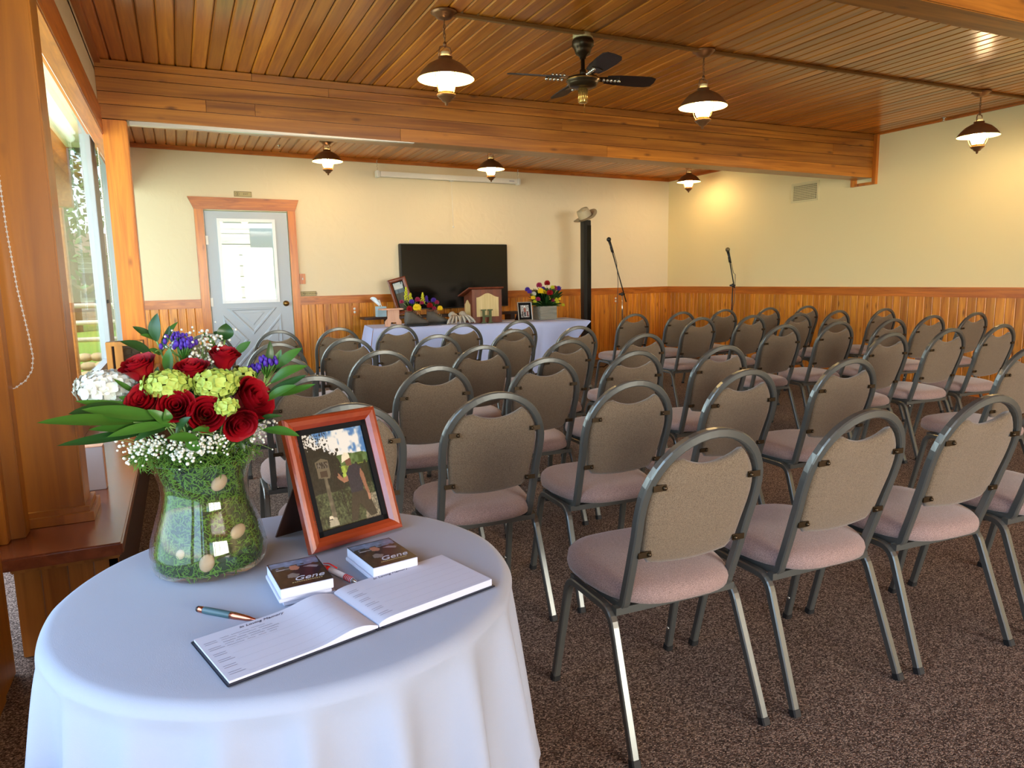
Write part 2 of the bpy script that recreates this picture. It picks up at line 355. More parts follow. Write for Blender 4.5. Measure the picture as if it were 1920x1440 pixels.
# ceiling boards: one long board each, V-jointed
bw = .101
sec = [(-.5*bw+.0015, .018), (-.5*bw+.0015, .010), (-.5*bw+.010, 0), (.5*bw-.010, 0), (.5*bw-.0015, .010), (.5*bw-.0015, .018)]
cb = MB(); cb.add([(x, y, z) for y in (0, 1) for x, z in sec], [(0, 1, 7, 6), (1, 2, 8, 7), (2, 3, 9, 8), (3, 4, 10, 9), (4, 5, 11, 10), (5, 0, 6, 11), (0, 5, 4, 3, 2, 1), (6, 7, 8, 9, 10, 11)])
M['ceil1'] = wood('ceiling_pine_board', S(168, 90, 18), S(212, 132, 40), 1, .28, 24, 14, .85, .34, S(70, 30, 6), coat=.4)
cbm = mesh('board', cb, M['ceil1'])
x = -.35
i = 0
while x < RX:
    o = bpy.data.objects.new('board', cbm); COL.objects.link(o); o.parent = cl
    y1 = wy(x)-.001; o.location = (x, Y0, CZ+random.uniform(0, .0012)); o.scale = (1, y1-Y0, 1); x += bw; i += 1

# walls
def back_poly(mb, x0, x1, z0, z1, off=0, th=.1):
    mb.prism([(x0, wy(x0)-off), (x1, wy(x1)-off), (x1, wy(x1)-off+th), (x0, wy(x0)-off+th)], z1, h0=z0)
DX0, DX1, DZ = .33, 1.262, 2.11
wb = MB(); back_poly(wb, -.66, DX0, 0, CZ+.02); back_poly(wb, DX1, RX, 0, CZ+.02); back_poly(wb, DX0, DX1, DZ, CZ+.02)
WB = struct('wall_back', wb, M['plaster'], 'cream trowelled plaster end wall above pine wainscot')
WR = struct('wall_right', MB().box((RX, Y0, 0), (RX+.12, wy(RX)+.1, CZ+.02)), M['paint'], 'pale yellow painted side wall above pine wainscot')
# wall behind the camera with a wide window, wall at the left with a wide window
wf = MB(); wf.box((-.8, Y0-.12, 0), (RX, Y0, .45)); wf.box((-.8, Y0-.12, 2.45), (RX, Y0, CZ+.02)); wf.box((-.8, Y0-.12, .45), (-.1, Y0, 2.45)); wf.box((6.0, Y0-.12, .45), (RX, Y0, 2.45))
for xx in (1.4, 2.9, 4.4): wf.box((xx-.06, Y0-.1, .45), (xx+.06, Y0-.02, 2.45))
struct('wall_front', wf, M['plaster'])
wlm = MB(); wlm.box((X0-.14, Y0-.12, 0), (X0, 2.52, .6)); wlm.box((X0-.14, Y0-.12, 2.3), (X0, 2.52, CZ+.02)); wlm.box((X0-.14, Y0, .6), (X0, -2.4, 2.3)); wlm.box((X0-.14, 1.85, .6), (X0, 2.52, 2.3))
for yy in (-1.0, .4): wlm.box((X0-.12, yy-.05, .6), (X0-.02, yy+.05, 2.3))
struct('wall_left', wlm, M['post'], 'dark stained wood wall at the left edge')
# painted strip over the alcove header, alcove soffit
ws = MB(); ws.box((-.95, 2.52, 2.72), (-.40, wy(-.4), CZ+.02)); ws.box((-.46, 2.52, 2.49), (-.40, wy(-.4), 2.74)); ws.box((-.95, 2.52, 0), (-.78, 2.76, 2.74))
struct('wall_left', ws, M['plaster'], 'narrow painted strip of wall above the window header')
# header beam
struct('trim_1', MB().bbox((-.47, 2.9, 2.30), (-.385, wy(-.4)-.02, 2.49), .006), M['trim_y'], 'dark wooden header over the side windows')
# crown trims
def strip_back(name, x0, x1, z0, z1, th, m, label):
    mb = MB(); back_poly(mb, x0, x1, z0, z1, th, th); return struct(name, mb, m, label)
strip_back('trim_2', -.40, RX, 2.752, CZ, .03, M['trim_x'], 'pine crown trim above the end wall')
struct('trim_3', MB().box((RX-.03, BY+.16, 2.752), (RX, wy(RX)-.03, CZ)), M['trim_y'], 'pine crown trim above the side wall behind the beam')
struct('trim_4', MB().box((RX-.02, Y0, 2.782), (RX, BY, CZ)), M['trim_y'], 'slim wood trim above the side wall')
struct('trim_5', MB().box((-.40, 3.0, 2.77), (-.36, BY, CZ)), M['trim_y'], 'dark trim between painted strip and ceiling')
# beam end trim on the side wall
tb = MB(); tb.box((RX-.035, BY-.05, 2.28), (RX, BY, 2.79)); tb.box((RX-.035, BY-.05, 2.25), (RX, BY+.28, 2.28)); tb.box((RX-.035, BY+.22, 2.28), (RX, BY+.28, 2.76))
struct('trim_6', tb, M['trim_z'], 'pine trim framing the end of the big beam')
struct('trim_7', MB().box((-.42, wy(-.4)-.2, 2.32), (-.385, wy(-.4)-.03, 2.75)), M['trim_z'], 'short dark upright trim beside the far corner')

# wainscot
capz = 1.086
def wboard(w, h):
    s = [(-w/2+.001, 0), (-w/2+.001, .008), (-w/2+.006, .014), (w/2-.006, .014), (w/2-.001, .008), (w/2-.001, 0)]
    mb = MB(); mb.add([(x, -y, z) for z in (0, h) for x, y in s], [(0, 6, 7, 1), (1, 7, 8, 2), (2, 8, 9, 3), (3, 9, 10, 4), (4, 10, 11, 5), (5, 11, 6, 0), (0, 1, 2, 3, 4, 5), (11, 10, 9, 8, 7, 6)]); return mb
ww = .0925
wm_ = mesh('wainscot_board', wboard(ww, capz-.09), M['wains'])
def put_board(parent, x, y, rz):
    o = bpy.data.objects.new('wainscot_board', wm_); COL.objects.link(o); o.parent = parent; o.location = (x, y, .003); o.rotation_euler = (0, 0, rz)
x = -.4+ww/2
while x < RX-.02:
    if not (.27 < x < 1.31): put_board(WB, x, wy(x)-.0005, WANG)
    x += ww*math.cos(WANG)
y = wy(RX)-.03-ww/2
while y > 1.6:
    put_board(WR, RX-.0005, y, -PI/2); y -= ww
for nm, a, b in (('trim_8', -.40, .228), ('trim_9', 1.345, RX-.02)):
    mb = MB(); back_poly(mb, a, b, capz-.09, capz, .022, .022); back_poly(mb, a, b, capz-.004, capz+.012, .03, .03)
    struct(nm, mb, M['trim_x'], 'pine cap rail along the end wall wainscot')
mb = MB(); mb.box((RX-.022, Y0, capz-.09), (RX, wy(RX)-.022, capz)); mb.box((RX-.03, Y0, capz-.004), (RX, wy(RX)-.03, capz+.012))
struct('trim_10', mb, M['trim_y'], 'pine cap rail along the side wall wainscot')
strip_back('baseboard_back', 1.37, RX-.02, 0, .09, .024, M['trim_x'], 'pine baseboard under the end wall')
struct('baseboard_right', MB().box((RX-.024, Y0, 0), (RX, wy(RX)-.03, .09)), M['trim_y'], 'pine baseboard under the side wall')

# ---------------------------------------------------------------- door in the end wall
d1 = MB(); m4 = wallm(DX0+.005, 0, .0); w = DX1-DX0-.012
def dbox(mb, x0, x1, z0, z1, y0, y1): mb.box((x0, y0, z0), (x1, y1, z1), m4)
gx0, gx1, gz0, gz1 = .145, .755, 1.06, 2.0
dbox(d1, 0, gx0, .01, DZ-.008, -.01, .035); dbox(d1, gx1, w, .01, DZ-.008, -.01, .035); dbox(d1, gx0, gx1, .01, gz0, -.01, .035); dbox(d1, gx0, gx1, gz1, DZ-.008, -.01, .035)
DO = struct('door_1', d1, M['door'], 'pale blue-grey exterior door with a window in its upper half')
tr = MB()
for a in ((gx0-.02, gx0+.015, gz0-.02, gz1+.02), (gx1-.015, gx1+.02, gz0-.02, gz1+.02), (gx0, gx1, gz0-.02, gz0+.015), (gx0, gx1, gz1-.015, gz1+.02)): dbox(tr, *a, -.022, -.008)
obj('glazing_trim', tr, M['door_trim'], DO)
pn = MB(); dbox(pn, gx0, gx1, gz0, gz1, .01, .014); obj('pane', pn, M['pane'], DO)
def tri_panel(pts):
    mb = MB(); c = (sum(p[0] for p in pts)/3, sum(p[1] for p in pts)/3)
    def ring(k, y): return [m4 @ Vector((c[0]+(p[0]-c[0])*k, y, c[1]+(p[1]-c[1])*k)) for p in pts]
    L = [ring(1, -.010), ring(.93, -.020), ring(.82, -.020), ring(.74, -.011), ring(.5, -.011), ring(.42, -.016)]
    vs = sum(L, []); fs = []
    for i in range(5):
        for k in range(3): l = (k+1) % 3; fs.append((i*3+k, i*3+l, (i+1)*3+l, (i+1)*3+k))
    fs.append((15, 16, 17)); mb.add(vs, fs); return mb
cx, cz = .45, .60; a, b = .36, .36
for pts in ([(cx-a*.8, cz+b+.02), (cx+a*.8, cz+b+.02), (cx, cz+.06)], [(cx-a*.8, cz-b-.02), (cx+a*.8, cz-b-.02), (cx, cz-.06)][::-1],
            [(cx-a*.92, cz-b*.86), (cx-a*.92, cz+b*.86), (cx-.06, cz)][::-1], [(cx+a*.92, cz-b*.86), (cx+a*.92, cz+b*.86), (cx+.06, cz)]):
    obj('moulded_panel', tri_panel(pts), M['door'], DO)
kn = MB(); km = m4 @ Matrix.Translation((w-.075, -.012, 1.02)) @ Matrix.Rotation(PI/2, 4, 'X')
kn.lathe([(0, 0), (.034, 0), (.034, .006), (.014, .010), (.013, .03), (.028, .038), (.03, .05), (.022, .06), (0, .062)], 20, m=km); obj('door_knob', kn, M['brass'], DO)
for hz in (.25, 1.06, 1.77):
    hg = MB(); dbox(hg, -.008, .02, hz-.05, hz+.05, -.018, -.009); obj('hinge', hg, M['white'], DO)
def casing(name, pts_list, m, label):
    mb = MB()
    for p in pts_list: mb.prism([(q[0], q[1]) for q in p], -.001, wallm(0, 0), axis='y', h0=-.028)
    return struct(name, mb, m, label)
k = 1/math.cos(WANG)
casing('trim_11', [[(.228*k, 0), (.322*k, 0), (.322*k, 2.12), (.228*k, 2.12)]], M['trim_z'], 'left pine jamb casing of the door')
casing('trim_12', [[(1.262*k, 0), (1.352*k, 0), (1.352*k, 2.12), (1.262*k, 2.12)]], M['trim_z'], 'right pine jamb casing of the door')
casing('trim_13', [[(.228*k, 2.12), (1.352*k, 2.12), (1.40*k, 2.255), (.167*k, 2.255)]], M['trim_x'], 'flared pine head casing over the door')

def textmesh(body, size, m4x, mat_, name, parent=None, shear=0, extrude=.0004, align='CENTER'):
    cu = bpy.data.curves.new(name, 'FONT'); cu.body = body; cu.size = size; cu.extrude = extrude; cu.shear = shear; cu.align_x = align; cu.align_y = 'CENTER'
    t = bpy.data.objects.new('tmp', cu); COL.objects.link(t); bpy.context.view_layer.update()
    me = bpy.data.meshes.new_from_object(t.evaluated_get(bpy.context.evaluated_depsgraph_get())); bpy.data.objects.remove(t)
    off = ORG.get(parent.name, Vector()) if parent else Vector()
    me.transform(Matrix.Translation(-off) @ m4x); me.materials.clear(); me.materials.append(mat_); me.name = name
    o = bpy.data.objects.new(name, me); COL.objects.link(o)
    if parent: o.parent = parent; ORG[o.name] = off
    return o
RXm = Matrix.Rotation(PI/2, 4, 'X')
def wall_sign(x0, x1, z0, z1, body, cat, label):
    t = thing('wall_sign', label, cat, (x0, wy(x0), z0)); mm = wallm((x0+x1)/2, (z0+z1)/2)
    hw, hh = (x1-x0)/2, (z1-z0)/2
    obj('plate', MB().bbox((-hw, -.008, -hh), (hw, -.001, hh), .001, mm), M['signb'], t)
    rim = MB()
    for a in ((-hw+.003, -hh+.003, hw-.003, -hh+.006), (-hw+.003, hh-.006, hw-.003, hh-.003), (-hw+.003, -hh+.003, -hw+.006, hh-.003), (hw-.006, -hh+.003, hw-.003, hh-.003)): rim.box((a[0], -.0095, a[1]), (a[2], -.008, a[3]), mm)
    obj('border', rim, M['signt'], t)
    textmesh(body, hh*.85, mm @ Matrix.Translation((hw*.32, -.0085, 0)) @ RXm, M['signt'], 'lettering', t)
    ic = MB(); r = hh*.62; c = -hw*.62
    ic.tube([(mm @ Vector((c+r*math.cos(q*PI/12), -.009, r*math.sin(q*PI/12)))) for q in range(24)], .0014, 5, closed=True)
    if 'SMOK' in body:
        ic.tube([mm @ Vector((c-r*.7, -.009, r*.7)), mm @ Vector((c+r*.7, -.009, -r*.7))], .0014, 5); ic.box((c-r*.6, -.0095, -.003), (c+r*.5, -.0085, .003), mm)
    else:
        ic.ball(mm @ Vector((c, -.009, r*.45)), r*.2, 6, 5); ic.box((c-r*.2, -.0095, -r*.6), (c+r*.2, -.0085, r*.2), mm)
    obj('symbol', ic, M['signt'], t)
wall_sign(.672, .868, 2.272, 2.334, 'EXIT', 'sign', 'small brass EXIT sign above the door')
wall_sign(1.365, 1.555, 1.102, 1.16, 'NO SMOKING', 'sign', 'small brass no smoking sign right of the door')
def plate(name, x0, x1, z0, z1, label, cat, kind):
    t = thing(name, label, cat, (x0, wy(x0), z0)); mm = wallm((x0+x1)/2, (z0+z1)/2, .016 if z1 < 1.05 else 0); hw, hh = (x1-x0)/2, (z1-z0)/2
    obj('plate', MB().bbox((-hw, -.008, -hh), (hw, -.001, hh), .002, mm), M['trim_z'], t)
    if kind == 'switch': obj('toggle', MB().bbox((-.005, -.02, -.012), (.005, -.008, .012), .001, mm), M['white'], t)
    else:
        for s in (-1, 1): obj('socket', MB().lathe([(0, 0), (.016, 0), (.016, .004), (0, .004)], 14, m=mm @ Matrix.Translation((0, -.008, s*.022)) @ Matrix.Rotation(PI/2, 4, 'X')), M['white'], t)
plate('light_switch', 1.36, 1.432, 1.25, 1.375, 'wood-plated light switch right of the door', 'switch', 'switch')
plate('wall_outlet', 1.985, 2.065, .84, .965, 'brown-plated outlet on the wainscot left of the tissue box', 'outlet', 'outlet')
plate('wall_outlet', 6.14, 6.22, .85, .975, 'brown-plated outlet on the wainscot beside the leaning microphone stand', 'outlet', 'outlet')

# vent on side wall
t = thing('wall_vent', 'cream louvred air vent high on the side wall', 'vent', (RX, 6.55, 2.16))
vf = MB()
for a in ((6.55, 6.985, 2.375, 2.40), (6.55, 6.985, 2.16, 2.185), (6.55, 6.58, 2.185, 2.375), (6.955, 6.985, 2.185, 2.375)): vf.box((RX-.012, a[0], a[2]), (RX-.001, a[1], a[3]))
obj('frame', vf, M['ventm'], t); obj('backing', MB().box((RX-.003, 6.56, 2.17), (RX-.001, 6.97, 2.39)), M['black'], t)
for q in range(9): z = 2.196+q*.021; obj('louvre', MB().box((RX-.010, 6.58, z), (RX-.004, 6.955, z+.009)), M['ventm'], t)
vb = MB()
for q in range(17): y = 6.60+q*.0215; vb.box((RX-.013, y, 2.185), (RX-.009, y+.006, 2.375))
obj('grille', vb, M['ventm'], t)

# ---------------------------------------------------------------- big beam, second beam
def beam(label, x0, x1, y0, y1, zb0, zb1, name='ceiling_beam', rows=4, seed=1):
    r = random.Random(seed); t = thing(name, label, 'beam', (x0, y0, zb0))
    core = MB(); zf = lambda x: zb0+(zb1-zb0)*(x-x0)/(x1-x0)
    core.prism([(x0, zf(x0)+.012), (x1, zf(x1)+.012), (x1, CZ-.001), (x0, CZ-.001)], y1-.014, axis='y', h0=y0+.014); obj('core', core, M['beam'], t)
    obj('soffit', MB().prism([(x0, zf(x0)), (x1, zf(x1)), (x1, zf(x1)+.014), (x0, zf(x0)+.014)], y1, axis='y', h0=y0+.004), M['beam'], t)
    fr = [0, .24, .46, .70, .86, 1] if rows == 5 else [0, .3, .55, .8, 1]
    for side in (0, 1):
        ya, yb = (y0, y0+.016) if side == 0 else (y1-.016, y1)
        for q in range(rows):
            cuts = [x0]+sorted(r.uniform(x0+.6, x1-.6) for _ in range(1 if side else 2))+[x1]
            if side == 1: cuts = [x0, x1]
            for a, b in zip(cuts[:-1], cuts[1:]):
                if b-a < .3: continue
                a2, b2 = a+.0012, b-.0012; pr = r.uniform(0, .007)
                z = lambda x, f: zf(x)+(CZ-.002-zf(x))*f
                mb = MB(); g = .0022
                mb.prism([(a2, z(a2, fr[q])+g), (b2, z(b2, fr[q])+g), (b2, z(b2, fr[q+1])-g), (a2, z(a2, fr[q+1])-g)], yb if side == 0 else yb+pr, axis='y', h0=ya-pr if side == 0 else ya)
                me_off = (a2, ya, 0); obj('beam_board', mb, M['beam'], t)
    return t
beam('long pine-clad beam crossing the ceiling over the chairs', -.40, RX-.036, BY, BY+.23, 2.412, 2.322, rows=5, seed=3)
beam('nearer beam crossing the ceiling at the top right corner', -.38, RX-.02, 2.065, 2.215, 2.35, 2.35, rows=4, seed=5)
tag(obj('metal_strip', MB().bbox((-.22, BY+.02, 2.382), (1.85, BY+.07, 2.408), .003, None), M['aluminium'], origin=(-.22, BY, 2.38)), 'slim pale metal strip under the left part of the long beam', 'strip')

# ---------------------------------------------------------------- posts, bench, alcove window
def post(label, x0, x1, y0, y1, z0, z1, m, base=False):
    t = thing('timber_post', label, 'post', ((x0+x1)/2, (y0+y1)/2, z0))
    obj('shaft', MB().bbox((x0, y0, z0), (x1, y1, z1), .006), m, t)
    if base:
        mb = MB(); e = .03
        for a, b, h in ((e, .0, .035), (e*.55, .035, .055)):
            mb.box((x0-a, y0-a, z0+b), (x1+a, y0+.0, z0+h)); mb.box((x1, y0+.0002, z0+b), (x1+a, y1+a, z0+h))
        obj('base_moulding', mb, M['post'], t)
    return t
BZ = .394
post('broad dark fir post standing on the bench at the left edge', -.585, -.385, 3.04, 3.22, BZ+.001, 2.795, M['post'], True)
post('slim orange pine post under the left end of the long beam', -.389, -.234, BY-.008, BY+.15, BZ+.001, 2.404, M['trim_z'])
post('dark stained post at the far left edge', -.78, -.588, 2.50, 2.695, 0, 2.79, M['post'])
struct('trim_14', MB().bbox((-.655, 2.86, BZ+.001), (-.60, 3.02, 2.7), .003).bbox((-.79, 2.84, BZ+.001), (-.66, 2.90, 2.7), .003).bbox((-.70, 2.91, BZ+.001), (-.556, 2.99, 2.7), .003), M['post'], 'narrow upright board left of the broad post')
# bench running under the windows
bt = thing('window_bench', 'long low wooden bench under the side windows', 'bench', (-.5, 5, 0))
obj('bench_top', MB().bbox((-.80, 2.70, BZ-.045), (-.244, 8.95, BZ), .006), M['sill'], bt)
obj('nosing', MB().bbox((-.585, 2.76, BZ-.075), (-.262, 2.80, BZ-.046), .004), M['panel'], bt)
obj('side_panel', MB().box((-.30, 2.80, .001), (-.272, 8.94, BZ-.046)), M['darkw'], bt)
for q in range(4):
    xa = -.585+q*.079; obj('end_board', MB().bbox((xa+.001, 2.80, .001), (xa+.078, 2.818, BZ-.046), .0025), M['panel'], bt)
# window
WX = -.62
W1 = struct('window_1', MB().box((WX-.05, 3.225, BZ+.001), (WX+.05, 8.98, BZ+.20)), M['curb'], 'tall side windows looking out to lawn and trees')
fr = MB()
fr.box((WX-.03, 3.12, BZ+.2), (WX+.03, 3.22, 2.72)); fr.box((WX-.03, 8.9, BZ+.2), (WX+.03, 8.97, 2.72)); fr.box((WX-.03, 2.76, 2.66), (WX+.03, 8.97, 2.72)); fr.box((WX-.03, 3.2, BZ+.2), (WX+.03, 8.9, BZ+.24))
M['mull'] = mat('grey_white_vinyl', S(168, 172, 178), .5); obj('window_frame', fr, M['mull'], W1)
obj('mullion', MB().bbox((WX-.04, 7.18, BZ+.2), (WX+.04, 7.62, 2.68), .004), M['mull'], W1)
obj('latch', MB().bbox((WX+.04, 7.2, 1.12), (WX+.055, 7.32, 1.15), .003), M['black'], W1)
for a, b in ((3.2, 7.18), (7.62, 8.9)): obj('pane', MB().box((WX-.003, a, BZ+.22), (WX+.003, b, 2.68)), M['pane'], W1)
struct('trim_15', MB().box((-.60, 3.22, 2.545), (-.47, 8.9, 2.575)), M['trim_y'], 'orange wood strip above the roller blinds')
# jamb: the sheen board along the inner edge of the broad post
def chain_beads(path, r, n):
    mb = MB(); P = [Vector(p) for p in path]; L = [0]
    for a, b in zip(P[:-1], P[1:]): L.append(L[-1]+(b-a).length)
    mb.tube(path, r*.35, 5)
    for k in range(n):
        s = L[-1]*k/(n-1); i = max(j for j in range(len(L)) if L[j] <= s+1e-9); i = min(i, len(P)-2); q = P[i].lerp(P[i+1], (s-L[i])/(L[i+1]-L[i])); mb.ball(q, r, 6, 4)
    return mb
def blind(label, y0, y1, z, chain):
    t = thing('roller_blind', label, 'blind', (WX+.08, y0, z))
    obj('roller', MB().lathe([(0, 0), (.032, 0), (.032, y1-y0), (0, y1-y0)], 16, m=Matrix.Translation((WX+.10, y0, z)) @ Matrix.Rotation(-PI/2, 4, 'X')), M['fabricwhite'], t)
    obj('fascia', MB().bbox((WX+.06, y0, z+.03), (WX+.14, y1, z+.055), .003), M['fabricwhite'], t)
    if chain:
        yc = y1-.03; pth = [(WX+.10, yc-.03, z), (WX+.10, yc-.04, z-.8), (WX+.10, yc-.05, z-1.3), (WX+.10, yc-.03, z-1.42), (WX+.10, yc, z-1.3), (WX+.10, yc+.01, z-.8), (WX+.10, yc+.01, z)]
        obj('bead_chain', chain_beads(pth, .004, 150), M['fabricwhite'], t)
    return t
blind('long white roller blind rolled up over the nearer side window', 3.3, 7.1, 2.49, True)
blind('short white roller blind rolled up just left of the slim post', 7.6, 8.85, 2.49, True)
# hanging bead chain in front of the broad post
cpts = [at(-26, -60, 3.0), at(-16, 150, 3.0), at(-6, 300, 3.0), at(0, 345, 3.0), at(12, 430, 3.0), at(32, 540, 3.0), at(54, 630, 3.0), at(62, 670, 3.0), at(60, 695, 3.0), at(48, 714, 3.0), at(28, 728, 3.0), at(6, 732, 3.0), at(-20, 722, 3.0), at(-30, 660, 3.0), at(-40, 300, 3.0), at(-44, -60, 3.0)]
tag(obj('bead_chain', chain_beads(cpts, .0042, 170), M['fabricwhite'], origin=cpts[8]), 'white beaded blind chain looping in front of the broad post', 'chain')
# box and cabinet on the bench
t = thing('small_box', 'small white cardboard box on the bench behind the broad post', 'box', (-.385, 3.5, BZ))
obj('body', MB().bbox((-.43, 3.47, BZ+.001), (-.352, 3.53, BZ+.19), .002), M['paper'], t)
obj('side_panel', MB().box((-.3515, 3.472, BZ+.004), (-.350, 3.528, BZ+.186)), M['pink_wood'], t)
obj('lid_flap', MB().box((-.43, 3.47, BZ+.1905), (-.352, 3.53, BZ+.193)), M['pink_wood'], t)
t = thing('framed_cabinet', 'wood-framed dark glass cabinet on the bench against the slim post', 'cabinet', (-.36, 5.4, BZ))
fb = MB()
for a in ((-.475, -.44, .0, .5), (-.425, -.375, .0, .5), (-.27, -.248, .0, .5), (-.475, -.248, .47, .5), (-.425, -.25, 0, .04)): fb.bbox((a[0], 5.48-(.002 if a[1]-a[0] > .1 else 0), BZ+.001+a[2]), (a[1], 5.53+(.002 if a[1]-a[0] > .1 else 0), BZ+a[3]), .003)
obj('frame', fb, M['panel'], t); obj('body', MB().box((-.47, 5.53, BZ+.002), (-.252, 5.74, BZ+.49)), M['darkw'], t)
for r_ in range(9):
    for c_ in range(2): obj('log_end', MB().bbox((-.372+c_*.05, 5.515, BZ+.05+r_*.045), (-.325+c_*.05, 5.53, BZ+.091+r_*.045), .004), M['brick'], t)
obj('glass', MB().box((-.378, 5.495, BZ+.04), (-.268, 5.498, BZ+.47)), M['pane'], t)

# ---------------------------------------------------------------- outside
struct('ground', MB().box((-40, -30, -.45), (40, 90, -.2)), M['grass'], 'bright green lawn outside')
tag(obj('eave', MB().box((-2.1, -4, 2.86), (-.98, 9.9, 2.98)), M['log'], origin=(-2, 0, 2.9)), 'orange wooden eave added outside the windows to block the sun', 'roof')  # roof overhang added to keep direct sun patches out of the room
tag(obj('porch_beam', MB().box((-2.6, 9.9, 2.2), (-1.05, 10.1, 2.9)), M['log'], origin=(-2, 10, 2.4)), 'orange porch beam outside the side windows', 'beam')
tag(obj('porch_post', MB().bbox((-1.55, 11.8, -.2), (-1.38, 12.0, 2.9), .01), M['log'], origin=(-1.4, 12, 0)), 'orange porch post outside the side windows', 'post')
t = thing('rail_fence', 'weathered rail fence on the lawn outside', 'fence', (-2.3, 17, -.2))
for zz in (.15, .5, .85): obj('rail', MB().tube([(-6, 17, zz), (-2, 17.02, zz+.03), (1.2, 17, zz)], .05, 8), M['railw'], t)
for xx in (-4.5, -2.55, -.8): obj('fence_post', MB().tube([(xx, 17.1, -.25), (xx+.03, 17.1, 1.1)], .075, 8), M['railw'], t)
t = thing('tree', 'green leafy tree beyond the rail fence', 'tree', (-3.2, 27, -.2))
obj('trunk', MB().tube([(-3.2, 27, -.3), (-3.1, 27, 2), (-3.3, 27, 5)], [.28, .22, .15], 10), M['bark'], t)
obj('branch', MB().tube([(-3.15, 26.6, 1.6), (-2.6, 26, 1.1), (-2.1, 25.6, 1.5), (-1.4, 25, 1.4)], [.12, .1, .08, .04], 8), M['bark'], t)
fo = MB()
for q in range(2600):
    c = Vector((-3.4+rng.normal()*1.7, 27+rng.normal()*1.2, 5.0+rng.normal()*1.7))
    u = Vector(rng.normal(size=3)).normalized(); v = u.orthogonal().normalized(); s = rng.uniform(.08, .2)
    fo.add([c-u*s, c+v*s*.5, c+u*s, c-v*s*.5], [(0, 1, 2, 3)])
tag(obj('foliage', fo, M['foliage'], t), kind='stuff')
t = thing('rock_wall', 'low sandy rock edging on the lawn', 'rock', (-1.7, 12.6, -.2))
for q in range(26):
    c = (-2.6+(q % 9)*.2+rng.uniform(-.05, .05), 12.5+(q//9)*.22, -.08+(q//9)*.12); obj('stone', MB().ball(c, .12, 7, 5, (1.1, .9, .6)), M['rock'], t)
t = thing('grey_cabin', 'grey weathered cabin far across the lawn', 'building', (-4, 34, -.2))
for q in range(12): obj('siding_board', MB().bbox((-9, 34, -.2+q*.22), (-1.2, 34.08, .015+q*.22), .01), M['grey_wood'], t)
obj('roof', MB().prism([(33.5, 2.5), (37, 3.6), (40, 2.5)], -.9, axis='x', h0=-9.3), M['bark'], t); obj('window', MB().box((-3.6, 33.95, .8), (-2.9, 34.0, 1.8)), M['black'], t)
t = thing('neighbour_cabin', 'pale sunlit plank cabin outside beyond the door', 'building', (1, 14.5, -.2))
for q in range(19): obj('siding_board', MB().bbox((-.3, 14.5, -.2+q*.2), (5.2, 14.56, -.004+q*.2), .01), M['siding'], t)
obj('window', MB().bbox((1.30, 14.44, 1.25), (1.9, 14.5, 2.3), .01), M['aluminium'], t)
obj('wall', MB().box((-.3, 14.57, -.2), (5.2, 14.8, 3.6)), M['siding'], t)
t = thing('covered_porch', 'orange porch beam with string bulbs outside the door', 'porch', (.8, 11, 2.3))
obj('beam', MB().bbox((-.3, 10.9, 2.42), (2.6, 11.05, 2.62), .01), M['log'], t); obj('rail', MB().bbox((-.3, 10.9, .9), (2.6, 10.98, .98), .01), M['railw'], t)
obj('post', MB().bbox((.42, 10.9, -.2), (.55, 11.03, 2.42), .01), M['log'], t)
for xx in (.93,): obj('cord', MB().tube([(xx, 10.97, 2.42), (xx, 10.97, 2.2)], .006, 6), M['black'], t); obj('bulb', MB().ball((xx, 10.97, 2.15), .05, 12, 8), mat('warm_bulb', S(255, 210, 110), .3, emis=(1, .7, .25), es=3), t)

